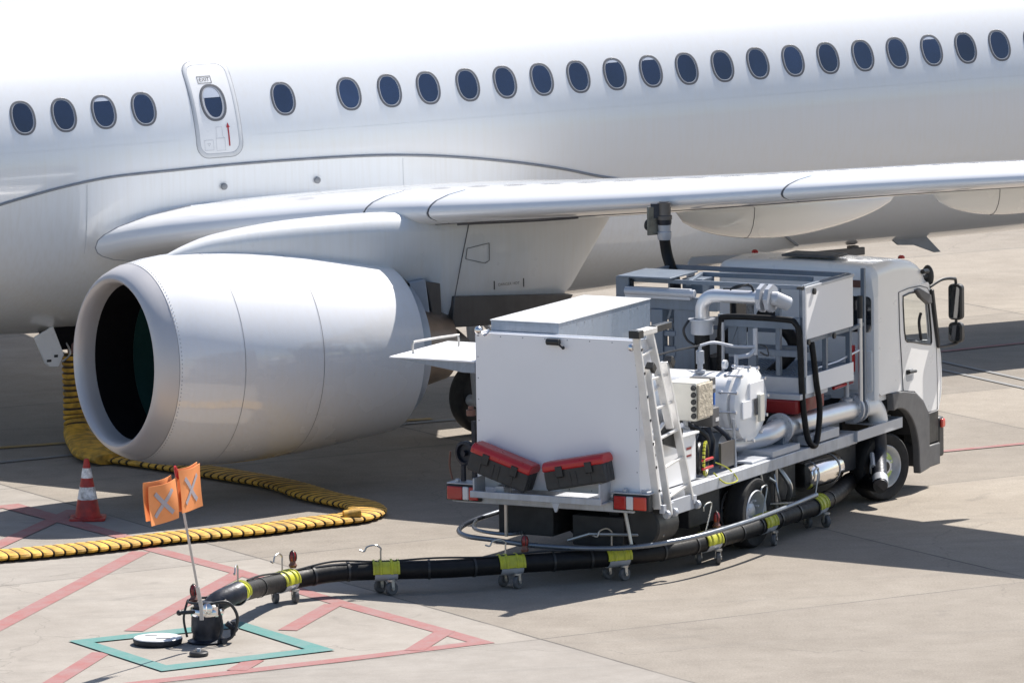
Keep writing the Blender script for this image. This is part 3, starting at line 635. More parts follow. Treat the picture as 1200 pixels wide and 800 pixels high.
# ------------------------------------------------------------------ fuel truck (local x = forward from the rear cabinet, y = left)
TO = V((.379, 69.836, 0)); TR = R_(62.297)
TX = V((math.cos(TR), math.sin(TR), 0)); TY = V((-math.sin(TR), math.cos(TR), 0))
def tw(t, w_, z): return TO+TX*t+TY*w_+V((0, 0, z))
truck = thing('hydrant_fuel_truck', 'white hydrant refuelling truck with open pipework deck parked under the wing', 'truck', TO, TR)
# chassis
b = MB(); b.span((.35, 7.1), (.28, .40), (.52, .76)); b.span((.35, 7.1), (-.62, -.50), (.52, .76)); b.span((1.0, 1.15), (-.6, .4), (.5, .7)); b.span((3.8, 3.95), (-.6, .4), (.5, .7))
b.span((.15, .8), (.05, .7), (.42, .74)); b.span((.2, 1.0), (-.75, -.15), (.34, .66)); b.span((1.25, 2.0), (-1.0, -.65), (.40, .74)); b.span((3.05, 3.9), (-1.0, -.6), (.36, .74)); b.span((4.5, 5.5), (.3, .95), (.35, .75)); b.span((5.0, 5.7), (-.9, .5), (.4, .78))
b.tube([(2.6, .9, .4), (2.6, -1.0, .4)], .09, 12); b.tube([(6.1, .8, .38), (6.1, -.9, .38)], .07, 12); b.lathe([(-.2, .1), (-.1, .2), (.1, .2), (.2, .1)], (2.6, -.1, .4), (1, 0, 0), 16)
b.build('chassis', 'dark', truck, .01)
b = MB(); b.lathe([(-.22, .19), (-.2, .21), (.25, .21), (.27, .19)], (.5, -.92, .56), (1, 0, 0), 20); b.build('air_tank', 'plast', truck)
# wheels
def truck_wheel(c, yaw, front):
    c = V(c); ax = V((math.sin(yaw), -math.cos(yaw), 0)); o = wheel('wheel', None, truck, c, ax, .385, .24, .245, 0)
    b = MB()
    if front: prof = [(.10, .246), (.112, .235), (.10, .222), (.02, .205), (.0, .19), (.035, .165), (.05, .15), (.05, .10), (.06, .095), (.105, .085), (.11, .06), (.11, 0)]
    else: prof = [(.10, .246), (.112, .235), (.10, .222), (-.02, .205), (-.07, .19), (-.08, .15), (-.05, .11), (.04, .10), (.06, .07), (.06, 0)]
    b.lathe(prof, c, ax, 40, False, False); b.lathe([(-.11, .246), (-.1, .2), (-.1, 0)], c, ax, 24, False, False)
    _, sd, u = frame(ax)
    for k in range(8):
        a = 2*PI*(k+.5)/8; b.lathe([(.03, .013), (.075, .013), (.078, .009)], c+(sd*math.cos(a)+u*math.sin(a))*.128, ax, 6)
    rm = b.build('rim', 'rim', o)
    if front:
        b = MB(); b.lathe([(.108, .062), (.113, .058), (.113, 0)], c, ax, 20, False, False); b.build('hub_cap', 'plast', rm)
        b = MB()
        for k in range(4):
            a = 2*PI*k/4+.35; b.lathe([(.0525, .10), (.056, .155), (.05, .168)], c, ax, 6, False, False, a, a+1.05)
        b.build('wheel_nut_marker', 'lime', rm)
    return o
truck_wheel((6.1, -1.0, .385), R_(-21), True); truck_wheel((6.1, .72, .385), R_(180-21), True)
for w_ in (-1.04, -.74): truck_wheel((2.6, w_, .385), 0, False)
for w_ in (.9, .62): truck_wheel((2.6, w_, .385), PI, False)
# deck and side channel
b = MB(); b.span((-.02, 5.35), (-1.0, 1.1), (.79, .84)); b.span((-.04, 5.2), (1.1, 1.15), (.76, .88)); b.span((.3, 5.2), (-1.15, -1.02), (.775, .905)); b.span((-.06, -.01), (-1.0, 1.1), (.76, .88))
deck = b.build('deck', 'deck', truck, .008)
b = MB(); b.span((3.05, 3.75), (-1.13, -.7), (.91, .98)); b.span((4.05, 4.35), (-1.05, -.9), (.91, 1.02)); b.span((2.6, 3.1), (-1.1, -.75), (.905, .93)); b.build('pipe_saddle', 'galvl', truck, .006)
# rear cabinet
b = MB(); x0, x1, y0, y1, z0, z1 = 0, .31, -1.05, .865, .93, 2.565
b.span((x0, x0+.02), (y0, y1), (z0, z1)); b.span((x1-.02, x1), (y0, y1), (z0, z1-.02)); b.span((x0+.02, x1-.02), (y0, y0+.02), (z0, z1)); b.span((x0+.02, x1-.02), (y1-.02, y1), (z0, z1))
cab_ = b.build('rear_cabinet', 'panel', truck, .004)
b = MB(); b.span((x0+.021, x1-.021), (y0+.021, y1-.021), (z1-.14, z1-.12)); b.build('top_tray', 'boxgrey', cab_)
b = MB()
for i in range(8):
    for z in (z0+.03, z1-.03): b.lathe([(0, .007), (.004, .005)], (x0, y0+.04+(y1-y0-.08)*i/7, z), (-1, 0, 0), 6, False)
    for y in (y0+.03, y1-.03): b.lathe([(0, .007), (.004, .005)], (x0, y, z0+.03+(z1-z0-.06)*i/7), (-1, 0, 0), 6, False)
tag(b.build('rivets', 'seal', cab_), kind='stuff')
for y, z in ((.80, 2.60), (-1.0, 2.50)):
    b = MB(); b.sphere((-.05, y, z), .042, 14); b.tube(curve([(-.05, y-.03, z-.02), (-.06, y-.08, z-.05), (-.02, y-.12, z-.01)], 5), .009, 6); b.build('corner_lamp', 'chrome', cab_)
b = MB(); b.lathe([(-.075, .03), (-.07, .036), (.07, .036), (.075, .03)], (-.035, -.075, 2.515), (0, 1, 0), 14); b.tube([(-.03, -.15, 2.48), (-.05, -.19, 2.46)], .01, 6); b.sphere((-.05, -.2, 2.46), .02, 8); b.build('rear_camera', 'plast', cab_)
# sloping box behind cabinet
b = MB(); b.span((.33, 2.5), (.05, .85), (1.0, 2.65)); bx = b.build('hose_reel_box', 'boxgrey', truck, .006)
b = MB(); b.span((.322, 2.508), (.042, .858), (2.652, 2.664)); b.build('top_plate', 'topw', bx, .003)
b = MB()
for i in range(12): b.lathe([(0, .008), (.004, .006)], (.4+i*.18, .05, 2.6), (0, -1, 0), 6, False)
b.build('rivets', 'seal', bx)
# fold-out side deck on the left
b = MB(); b.prism([(.9, 0), (1.92, 0), (1.92, -.014), (.9, -.018)], lambda y, z, d: (d, y, 2.255+z), .03, 1.35); sdk = b.build('folding_side_deck', 'panel', truck, .003)
b = MB(); b.prism([(.9, -.02), (1.86, -.017), (1.05, -.13), (.9, -.13)], lambda y, z, d: (d, y, 2.255+z), .05, 1.33); b.build('bracket', 'boxgrey', sdk, .003)  # underside of the deck; its shade is put into the darker grey
b = MB(); b.tube(curve([(.35, 1.8, 2.25), (.35, 1.8, 2.36), (.42, 1.77, 2.38), (.95, 1.62, 2.38), (1.0, 1.6, 2.36), (1.0, 1.6, 2.25)], 4), .013, 8); b.build('grab_handle', 'wire', sdk)
# rear ledge with extinguisher boxes
b = MB(); b.span((-.30, -.27), (-.74, .80), (.86, .93)); b.span((-.27, -.07), (-.74, .80), (.86, .875)); b.prism([(-.16, .86), (-.26, .86), (-.22, .76), (-.20, .76)], lambda y, z, d: (d, y, z), -.298, -.272); b.span((-.27, -.02), (-.72, -.70), (.876, 1.08)); b.span((-.27, -.02), (.76, .78), (.876, 1.06)); b.span((-.2, -.02), (.45, .55), (.876, .98))
b.build('rear_ledge', 'deck', truck, .004)
def ext_box(cy_, cz, roll):
    r = Matrix.Rotation(roll, 3, 'X'); c = V((-.15, cy_, cz)); W, D, H = .70, .24, .30
    f = lambda x, y, z: c+r @ V((x, y, z))
    b = MB(); pr = [(-D/2+.012, -H/2), (D/2-.012, -H/2), (D/2, H*.18), (-D/2, H*.18)]
    b.prism(pr, lambda x, z, d: f(x, d, z), -W/2, W/2); o = b.build('extinguisher_box', 'boxb', truck, .01)
    b = MB()
    for k in (-.26, -.02, .08, .3): b.prism([(-D/2-.006, H*.05), (-D/2-.006+.01, -H*.44), (-D/2+.03, -H*.44), (-D/2+.02, H*.05)], lambda x, z, d: f(x, d, z), k*W-.01, k*W+.01)
    for k in (-.42, -.1, .2): b.prism([(k*D-.012, -H*.44), (k*D+.012, -H*.44), (k*D+.012, H*.12), (k*D-.012, H*.12)], lambda x, z, d: f(x, d, z), -W/2-.004, W/2+.004)
    b.build('box_rib', 'boxb', o, .003)
    b = MB(); pr = [(-D/2-.012, H*.16), (D/2+.012, H*.16), (D/2+.012, H*.38), (D/2-.03, H*.5), (-D/2+.03, H*.5), (-D/2-.012, H*.38)]
    P0 = [f(x, -W/2-.012, z) for x, z in pr]; b.prism(pr, lambda x, z, d: f(x, d, z), -W/2-.012, W/2+.012); b.build('lid', 'redp', o, .018)
    b = MB()
    for k in (-.27, .23): b.prism([(-D/2-.026, -H*.06), (-D/2-.013, -H*.1), (-D/2-.013, H*.3), (-D/2-.026, H*.3)], lambda x, z, d: f(x, d, z), k*W-.04, k*W+.04)
    b.build('latch', 'plast', o, .004)
ext_box(.475, 1.185, R_(17.5)); ext_box(-.415, 1.185, R_(-11))
# tail lamps
def tail(y0, y1, s):
    zc = .865 if s > 0 else .875
    b = MB(); b.span((-.10, 0), (y0-.02, y1+.02), (zc-.085, zc+.085)); o = b.build('tail_lamp', 'plast', truck, .01)
    L_ = y1-y0; cuts = [(0, .36, 'redl'), (.365, .6, 'whl'), (.605, 1, 'redl')] if s > 0 else [(0, .4, 'orl'), (.405, .62, 'whl'), (.625, 1, 'redl')]
    if s > 0: cuts = [(0, .3, 'redl'), (.305, .5, 'whl'), (.505, 1, 'redl')]
    for a, c, mt in cuts:
        b = MB(); b.span((-.125, -.102), (y0+L_*a, y0+L_*c), (zc-.07, zc+.07)); b.build('lens', mt, o, .012)
tail(.80, 1.17, 1); tail(-1.18, -.80, -1)
b = MB(); b.span((-.10, .12), (.78, 1.18), (.955, .97)); b.span((-.10, .2), (-1.2, -.76), (.965, .98))
for y in (.85, 1.08, -.9, -1.12): b.lathe([(0, .03), (.03, .03), (.035, .02)], (-.04, y, .97 if y > 0 else .98), (0, 0, 1), 6)
b.build('lamp_bracket', 'deck', truck, .003)
# reel and valves on the left rear corner
b = MB(); b.lathe([(-.05, .0), (-.05, .10), (-.03, .13), (.03, .13), (.035, .1), (.0, .09), (.0, .03), (.05, .03), (.05, 0)], (.04, 1.02, 1.27), (-1, .25, 0), 20); b.span((.0, .05), (.89, .93), (1.0, 1.62)); b.tube([(-.02, 1.02, .98), (-.02, 1.02, 1.15)], .03, 8); b.build('hose_fitting', 'iron', truck)
b = MB(); b.lathe([(0, .05), (.06, .05), (.07, .03), (.1, .03)], (0, .93, 1.68), (0, 0, 1), 10); b.tube(curve([(-.06, 1.15, 1.3), (-.05, 1.17, 1.15), (-.05, 1.14, 1.0)], 4), .012, 6); b.build('hose_cap', 'brown', truck)
# hose rail round the tail
rail = curve([(1.6, 1.2, .47), (.75, 1.28, .44), (.2, 1.2, .42), (-.05, .98, .40), (-.12, .6, .39), (-.22, .1, .38), (-.18, -.5, .38), (.0, -1.0, .40), (.6, -1.36, .43), (1.6, -1.5, .45), (2.6, -1.5, .46), (3.45, -1.46, .47)], 8)
b = MB(); b.tube(rail, .027, 10); b.tube(curve([(.75, 1.28, .44), (.1, .95, .45), (.0, .5, .44), (.35, .45, .44), (.7, .8, .44)], 6), .02, 8); b.build('hose_rail', 'railm', truck)
b = MB(); b.tube([(-.02, .52, .78), (-.02, .52, .42)], .02, 8); b.tube([(.02, -.86, .78), (.02, -.93, .42)], .02, 8); b.tube([(2.9, -1.05, .78), (2.95, -1.1, .42), (2.95, -1.5, .46)], .018, 8); b.tube([(3.3, -1.05, .78), (3.3, -1.05, .25)], .022, 8)
b.tube([(.45, -1.1, .46), (-.0, -.45, .5), (.0, -.2, .42)], .018, 8); b.build('rail_hanger', 'wire', truck)
# white side box, electrics
b = MB(); b.span((.32, 1.40), (-1.02, -.45), (.91, 1.40)); wbx = b.build('battery_box', 'white', truck, .012)
b = MB(); b.span((.29, 1.43), (-1.05, -.43), (1.402, 1.43)); b.build('lid', 'white', wbx, .008)
b = MB(); b.span((1.14, 1.30), (-1.0225, -1.0205), (1.17, 1.29)); b.build('sticker', 'whl', wbx, weld=False)
b = MB()
for y0, y1 in ((1.255, 1.28), (1.18, 1.20)): b.span((1.16, 1.28), (-1.0245, -1.023), (y0, y1))
b.build('sticker_print', 'dred', wbx, weld=False)
b = MB()
for i in range(7): b.span((.36, .44), (-1.024, -1.0205), (.96+i*.055, .985+i*.055))
b.build('vent', 'seam', wbx)
b = MB(); b.span((1.45, 1.80), (-1.0, -.66), (1.52, 1.93)); eb = b.build('junction_box', 'beige', truck, .012)
b = MB(); b.span((1.47, 1.82), (-1.025, -1.003), (1.54, 1.91)); b.build('cover_film', 'foil', eb, .01)
b = MB()
for i in range(5): b.lathe([(0, .03), (.05, .03), (.05, .02), (.08, .02)], (1.46, -.97, 1.58+i*.075), (-1, -.4, 0), 10)
b.build('cable_gland', 'plast', eb)
b = MB(); b.tube([(1.6, -.8, 1.6), (1.6, -.8, .9)], .03, 8); b.tube([(1.3, -.9, 1.5), (1.55, -.85, 1.42), (1.62, -.8, 1.2)], .025, 8); b.build('stand', 'galvl', eb)
for (a, c, z0, z1) in ((1.86, 1.98, 1.76, 1.93), (1.88, 2.06, 1.40, 1.60)):
    b = MB(); b.span((a, c), (-.98, -.72), (z0, z1)); o = b.build('control_box', 'fend', truck, .01); b = MB(); b.span((c-.1, c-.02), (-.984, -.981), (z0+.05, z0+.09)); b.build('label', 'whl', o)
b = MB(); b.span((2.0, 2.02), (-.95, -.8), (1.62, 1.76)); b.build('blue_cover', 'blue', truck)
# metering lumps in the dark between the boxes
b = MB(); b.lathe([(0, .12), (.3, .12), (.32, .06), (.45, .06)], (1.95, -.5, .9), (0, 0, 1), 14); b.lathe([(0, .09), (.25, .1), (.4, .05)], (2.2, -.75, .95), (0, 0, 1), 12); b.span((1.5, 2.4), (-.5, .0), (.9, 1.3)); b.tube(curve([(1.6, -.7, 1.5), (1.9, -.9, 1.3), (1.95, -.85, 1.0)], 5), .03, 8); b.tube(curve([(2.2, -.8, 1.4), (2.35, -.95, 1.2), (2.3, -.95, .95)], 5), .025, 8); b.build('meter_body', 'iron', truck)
b = MB(); b.span((2.05, 2.4), (-1.0, -.97), (.93, 1.2)); b.build('bracket_plate', 'titan', truck)
b = MB(); b.tube([(2.4, -1.0, .9), (2.4, -.98, 1.42)], .016, 8); b.build('bracket_post', 'galvl', truck)
# yellow-black coiled hose
b = MB()
for k in range(3): b.lathe([(-.028, .15), (-.02, .172), (0, .18), (.02, .172), (.028, .15), (0, .14), (-.028, .15)], (1.68+.0*k, -.98+k*.06, 1.09), (.35, -1, 0), 28, False, False)
coil = b.build('coiled_hose', 'plast', truck)
b = MB()
for k in range(26):
    a = 2*PI*k/26; _, sd, u = frame(V((.35, -1, 0))); c = V((1.68, -.98, 1.09)); rd = sd*math.cos(a)+u*math.sin(a); tn = u*math.cos(a)-sd*math.sin(a); ax = V((.35, -1, 0)).normalized()
    b.beam(c+rd*.165+ax*.018, c+rd*.19+ax*.01, .022, .03, up=tn)
b.tube(curve([(1.9, -1.0, 1.02), (2.0, -1.1, .95), (2.05, -1.19, .82), (1.75, -1.19, .83), (1.65, -1.1, .95)], 5), .008, 6); b.build('yellow_mark', 'yel', coil)
b = MB(); b.span((1.5, 1.75), (-1.06, -1.03), (1.08, 1.11)); b.span((1.5, 1.75), (-1.06, -1.03), (.99, 1.02)); b.build('red_handle', 'redp', coil, .01)
# filter vessel across the deck
TC = V((2.95, -.92, 1.505)); RV = .385
b = MB(); b.lathe([(-1.75, .1), (-1.68, .27), (-1.58, RV-.05), (-.15, RV-.05), (-.148, RV), (-.10, RV), (-.098, RV-.06), (-.06, RV-.06)], TC, (0, -1, 0), 48); vess = b.build('filter_vessel', 'white', truck)
b = MB(); b.lathe([(-.058, RV-.05), (-.057, RV+.008), (-.05, RV+.012), (.0, RV+.012), (.006, RV), (.02, RV-.02), (.035, RV-.15), (.04, 0)], TC, (0, -1, 0), 48, True, False); vcap = b.build('end_cover', 'white', vess)
b = MB()
for k in range(12):
    a = 2*PI*k/12+.1; c = TC+V((math.cos(a)*(RV+.022), 0, math.sin(a)*(RV+.022))); b.lathe([(-.20, .011), (.025, .011)], c, (0, -1, 0), 8); b.lathe([(.006, .019), (.026, .019)], c, (0, -1, 0), 6); b.lathe([(-.19, .022), (-.16, .022)], c, (0, -1, 0), 6)
b.build('cover_bolt', 'alu', vess)
b = MB(); c0 = TC+V((0, -.045, 0)); b.span((c0.x-.12, c0.x+.22), (c0.y-.012, c0.y+.01), (c0.z+.06, c0.z+.24)); b.span((c0.x-.3, c0.x-.08), (c0.y-.012, c0.y+.01), (c0.z-.13, c0.z+.06)); b.build('data_plate', 'panel', vcap, .003)
b = MB(); b.span((c0.x+.05, c0.x+.16), (c0.y-.05, c0.y-.012), (c0.z-.2, c0.z+.1)); b.build('gauge_box', 'beige', vcap, .006)
b = MB(); b.span((c0.x-.0, c0.x+.048), (c0.y-.02, c0.y-.012), (c0.z-.12, c0.z+.06)); b.build('sight_glass', 'fend', vcap)
b = MB(); b.lathe([(-.018, .05), (.018, .05), (.018, .028), (-.018, .028), (-.018, .05)], TC+V((0, .3, RV+.03)), (0, 1, 0), 18, False, False); b.build('lifting_eye', 'white', vess)
b = MB(); b.lathe([(0, .06), (.03, .06), (.03, .03), (.1, .03), (.1, .045), (.24, .045), (.25, .02), (.3, .02)], TC+V((-.1, .55, RV-.06)), (0, 0, 1), 12); b.lathe([(0, .05), (.03, .05), (.03, .025), (.2, .025)], TC+V((.28, .3, RV-.1)), (0, 0, 1), 10)
b.tube(curve([TC+V((.28, .3, .46)), TC+V((.4, .2, .47)), TC+V((.45, .15, .54))], 4), .026, 8); b.tube([TC+V((.45, .15, .47)), TC+V((.45, .15, .76))], .026, 8)
b.tube(curve([TC+V((-.1, .55, .62)), TC+V((.05, .45, .64)), TC+V((.25, .3, .58)), TC+V((.44, .15, .56))], 6), .016, 8); b.build('vent_pipework', 'galvl', truck)
b = MB(); b.tube(curve([TC+V((-.1, .55, .62)), TC+V((-.5, .7, .60)), TC+V((-.9, .8, .57))], 5), .012, 6); b.tube(curve([TC+V((.47, .1, .58)), TC+V((.52, .05, .55)), TC+V((.5, .02, .46)), TC+V((.46, .1, .5))], 5), .009, 6); b.build('air_line', 'plast', truck)
b = MB(); b.span((TC.x-.3, TC.x+.3), (-.6, -.5), (.85, 1.2)); b.span((TC.x-.3, TC.x+.3), (.4, .5), (.85, 1.2)); b.build('vessel_saddle', 'galv', truck)
# low delivery pipe on the right side
b = MB(); b.tube(curve([(2.75, -.35, 1.06), (3.0, -.65, 1.05), (3.3, -.90, 1.10), (3.55, -.95, 1.15)], 5)+[(4.3, -.97, 1.14), (5.4, -1.01, 1.125)], .112, 20)
lp_ = b.build('delivery_pipe', 'alu', truck)
b = MB()
for t in (3.62, 5.36, 5.47): b.lathe([(-.02, .112), (-.02, .165), (.02, .165), (.02, .112)], (t, -.95-.032*(t-3.62), 1.15-.012*(t-3.62)), (1, -.03, 0), 28, False, False)
for t in (3.62, 5.36, 5.47):
    for k in range(10):
        a = 2*PI*k/10; b.lathe([(-.04, .012), (.04, .012)], (t, -.95-.032*(t-3.62)+.14*math.cos(a), 1.15-.012*(t-3.62)+.14*math.sin(a)), (1, -.03, 0), 6)
b.build('flange', 'galvl', lp_)
b = MB(); b.tube([(5.48, -1.015, 1.125), (5.6, -1.03, 1.125)]+[(5.70+.26*math.sin(a), -1.06, .865+.26*math.cos(a)) for a in [PI/2*k/10 for k in range(11)]]+[(5.96, -1.06, .83)], .112, 20); b.build('pipe_elbow', 'white', truck)
b = MB(); b.span((3.55, 3.7), (-1.02, -.88), (.9, 1.08)); b.span((4.6, 4.7), (-1.02, -.88), (.9, 1.08)); b.span((3.9, 5.2), (-.83, -.80), (1.26, 1.30)); b.build('pipe_stand', 'galv', truck)
b = MB(); b.lathe([(0, .07), (.03, .07), (.05, .03), (.22, .03), (.23, .09), (.30, .09)], (5.25, -1.0, 1.23), (0, 0, 1), 12); b.span((4.95, 5.45), (-1.0, -.97), (1.40, 1.42)); vlv = b.build('valve_body', 'galvl', truck)
b = MB(); b.tube([(4.9, -1.0, 1.42), (5.4, -1.0, 1.43)], .02, 8); b.span((5.28, 5.36), (-1.06, -1.0), (1.55, 1.85)); b.build('red_lever', 'redp', vlv, .005)
b = MB(); b.tube([(5.36, -1.12, 1.1), (5.36, -1.12, 2.15)], .026, 10)
b.tube([(5.36, -1.12, 1.8), (4.9, -1.05, 1.72), (4.5, -1.0, 1.7), (4.5, -1.0, 1.5)], .012, 6); b.build('sample_post', 'alu', truck)
b = MB(); b.tube([(5.36, -1.12, 2.15), (5.36, -1.12, 2.4)], .032, 10); b.build('post_grip', 'plast', truck)
# drip tray with hose stub under it
b = MB(); b.span((5.12, 6.33), (-1.19, -1.17), (.80, .92)); b.span((5.12, 6.33), (-.72, -.70), (.80, .92)); b.span((5.12, 5.14), (-1.17, -.72), (.80, .92)); b.span((6.31, 6.33), (-1.17, -.72), (.80, .92)); b.span((5.14, 5.5), (-1.17, -.72), (.80, .815)); b.span((5.75, 6.31), (-1.17, -.72), (.895, .91))
tray = b.build('drip_tray', 'galvl', truck, .004)
b = MB(); b.tube([(5.88, -1.08, .915), (6.02, -1.1, .97), (6.18, -1.1, .95), (6.22, -1.0, .915)], .012, 6); b.tube([(5.7, -.85, .93), (5.8, -.9, 1.0), (5.95, -.95, .95)], .025, 6); b.build('tray_clip', 'wire', tray)
b = MB(); b.tube(curve([(5.96, -1.06, .84), (5.98, -1.06, .62), (5.90, -1.09, .48), (5.72, -1.18, .34), (5.58, -1.25, .25)], 6), .085, 16); b.build('hose_stub', 'iron', truck)
b = MB(); b.tube([(5.68, -1.20, .32), (5.60, -1.24, .265)], .092, 16); b.tube([(5.84, -1.03, .56), (5.72, -1.10, .44)], .028, 8); b.build('hose_clamp', 'galvl', truck)
# silencer and step plate
b = MB(); b.lathe([(0, .10), (.01, .15), (.04, .165), (.82, .165), (.86, .15), (.87, .08)], (4.05, -.98, .55), (1, 0, 0), 28); sil = b.build('silencer', 'chrome', truck)
b = MB(); b.lathe([(-.02, .168), (.02, .168)], (4.2, -.98, .55), (1, 0, 0), 28, False, False); b.lathe([(-.02, .168), (.02, .168)], (4.75, -.98, .55), (1, 0, 0), 28, False, False); b.build('strap', 'seal', sil)
b = MB(); b.prism([(-1.13, .76), (-1.1, .80), (-.75, .90), (-.72, .86)], lambda y, z, d: (d, y, z), 4.0, 5.05); b.build('heat_guard', 'galv', truck, .006)
b = MB(); b.span((3.95, 4.75), (-1.14, -1.0), (.92, 1.02)); b.build('kerb_plate', 'galvl', truck, .006)
b = MB(); b.tube(curve([(3.45, -1.0, .75), (3.5, -1.12, .55), (3.6, -1.05, .38)], 5), .03, 8); b.tube(curve([(3.25, -1.05, .7), (3.2, -1.12, .5), (3.3, -1.1, .35)], 5), .014, 6); b.tube([(3.0, -1.1, .70), (3.12, -1.12, .64)], .02, 8); b.build('air_coupling', 'wire', truck)
# lift platform
def bar(mb, a, c, s=.06, h=None): mb.beam(a, c, s, h)
PT, PF = 3.9, 5.15     # rear and front plane
b = MB(); b.span((PT, PF), (-1.12, 1.12), (1.50, 1.68))
plat = b.build('lift_platform', 'galv', truck, .006)
b = MB(); b.span((PT-.014, PT-.003), (-1.12, -.45), (1.50, 1.67)); b.build('rear_sill', 'galvl', plat, .003)
b = MB(); b.span((PT+.02, PF), (-1.135, -1.122), (1.49, 1.69)); b.build('side_sill', 'panel', plat, .003)
b = MB()
for i in range(40): b.beam((PT+.1+.0*i, -1.0+i*.05, 1.684), (PF-.1, -.9+i*.05, 1.684), .014, .01)
b.build('grip_floor', 'galv', plat)
b = MB()
for y in (-1.09, -.80, .36, .62, 1.09): bar(b, (PT+.03, y, 1.68), (PT+.03, y, 2.66 if abs(y) > .7 else 2.45), .055)
for y in (-1.09, 1.09): bar(b, (PF-.03, y, 1.68), (PF-.03, y, 2.68), .055)
for y in (-1.09, 1.09): bar(b, (4.5, y, 1.68), (4.5, y, 2.1), .05)
bar(b, (PT+.03, -1.09, 2.06), (PF, -1.09, 2.06), .045); bar(b, (PF-.03, -1.09, 2.0), (PF-.03, 1.09, 2.0), .045); bar(b, (PF-.03, 1.09, 2.66), (PF-.03, -1.09, 2.66), .05)
bar(b, (PT+.03, 1.12, 2.66), (PT+.03, -1.1, 2.66), .045); bar(b, (PT+.03, 1.09, 2.66), (PF-.03, 1.09, 2.66), .045); bar(b, (PT+.03, -1.09, 2.665), (PF-.03, -1.09, 2.665), .04)
bar(b, (4.5, .4, 2.68), (4.5, -.95, 2.68), .05); bar(b, (PT+.03, .3, 2.64), (4.5, .4, 2.68), .045)
bar(b, (PF+.3, -1.12, 1.2), (PF+.3, -1.12, 2.70), .045); bar(b, (PF-.03, -1.1, 2.05), (PF+.3, -1.12, 2.08), .04)
bar(b, (PT-.02, -.1, 2.27), (PT-.02, -1.09, 2.27), .05, .13); bar(b, (PT+.02, -.1, 1.93), (PT+.02, -1.09, 1.93), .05, .07); bar(b, (PT+.4, -.3, 1.93), (PT+.4, -1.0, 1.93), .05, .06)
b.build('guard_rail', 'galv', plat, .004)
b = MB(); b.span((PT+.01, PF+.0), (-1.135, -1.122), (2.09, 2.64)); sp = b.build('side_panel', 'panel', plat, .003)
b = MB(); b.span((PT-.01, PF+.02), (-1.145, -1.115), (2.64, 2.67)); b.span((PT-.015, PT+.02), (-1.145, -1.11), (1.68, 2.64)); b.build('panel_edge', 'galvl', sp, .002)
b = MB(); b.lathe([(0, .035), (.02, .035), (.025, .02)], (PT+.22, -1.138, 2.60), (0, -1, 0), 12); b.lathe([(0, .035), (.02, .035), (.025, .02)], (PT+.72, -1.138, 2.05), (0, -1, 0), 12); b.lathe([(0, .03), (.02, .03)], (PT+.06, -1.138, 2.06), (0, -1, 0), 12); b.span((PT-.05, PT+.05), (-1.13, -1.06), (2.645, 2.675)); b.build('black_stopper', 'plast', plat)
# left half: heavy boom and slate side plates
b = MB(); b.span((PT-.06, PT+.02), (-.1, 1.14), (2.36, 2.50)); b.span((PT-.06, PT-.0), (.98, 1.14), (2.5, 2.70)); b.span((PT-.08, PT+.05), (.56, .70), (1.0, 2.36)); b.span((PT-.04, PT+.0), (.02, .44), (1.0, 2.42)); b.span((PT-.05, PT+.03), (.42, .68), (2.06, 2.12)); b.span((PT-.05, PT+.03), (.42, .80), (1.84, 1.95)); b.span((PT-.1, PT+.3), (-.05, .95), (1.0, 1.55))
b.span((PT, PT+.5), (.66, 1.0), (2.2, 2.36)); b.build('lift_boom', 'galv', plat, .006)
b = MB(); b.tube([(PT-.10, 1.0, 2.55), (PT-.10, .15, 2.55)], .045, 14); b.span((PT-.12, PT-.06), (.2, 1.0), (2.48, 2.60)); b.build('lift_cylinder', 'galvl', plat, .004)
b = MB(); b.span((PT-.1, PT+.6), (.45, 1.1), (2.695, 2.715)); b.span((PT+.3, PT+.6), (.25, .5), (2.5, 2.66)); b.build('hose_shelf', 'galv', plat, .004)
b = MB(); b.span((PT-.03, PT+.01), (.95, .98), (2.50, 2.66)); b.span((PT-.02, PT+.3), (-.06, .10), (1.0, 1.85)); b.build('recess', 'dark', plat)
b = MB(); b.tube([(PT-.06, .03, .95), (PT-.06, .03, 2.3)], .024, 10); b.tube([(PT-.05, -.16, 1.0), (PT-.05, -.16, 2.25)], .02, 8); b.build('conduit', 'galvl', plat)
b = MB(); b.span((PT, PT+.03), (-.32, -.2), (1.9, 2.2)); b.span((PT, PT+.05), (-.54, -.44), (1.5, 2.2)); b.span((PT, PT+.02), (-.42, -.32), (2.0, 2.2)); b.build('frame_plate', 'galv', plat, .004)
b = MB(); b.span((PT-.12, PT+.6), (-1.08, -.6), (1.28, 1.44)); b.build('red_housing', 'dred', plat, .02)
b = MB(); b.span((PT-.12, PT+.6), (-1.12, -.5), (1.44, 1.50)); b.build('housing_plate', 'galvl', plat, .004)
# upper pipe across the platform
b = MB(); b.tube([(3.62, -.02, 2.28), (3.62, -.02, 2.40)]+[(3.62, -.02-.17*(1-math.cos(a)), 2.40+.17*math.sin(a)) for a in [PI/2*k/8 for k in range(1, 9)]]+[(3.62, -.78, 2.57)], .074, 18); up_ = b.build('upper_pipe', 'alu', truck)
b = MB()
for y in (-.76, -.86): b.lathe([(-.025, .085), (-.025, .155), (.025, .155), (.025, .085)], (3.62, y, 2.57), (0, 1, 0), 8, False, False)
b.tube([(3.62, -.78, 2.57), (3.62, -.92, 2.57), (3.75, -1.0, 2.5)], .08, 12); b.build('flange', 'galvl', up_)
b = MB(); b.lathe([(0, .12), (.02, .125), (.16, .12), (.17, .09)], (3.62, -.02, 2.14), (0, 0, 1), 24); b.lathe([(.15, .15), (.17, .15)], (3.62, -.02, 2.14), (0, 0, 1), 24); b.build('pipe_collar', 'galvl', up_)
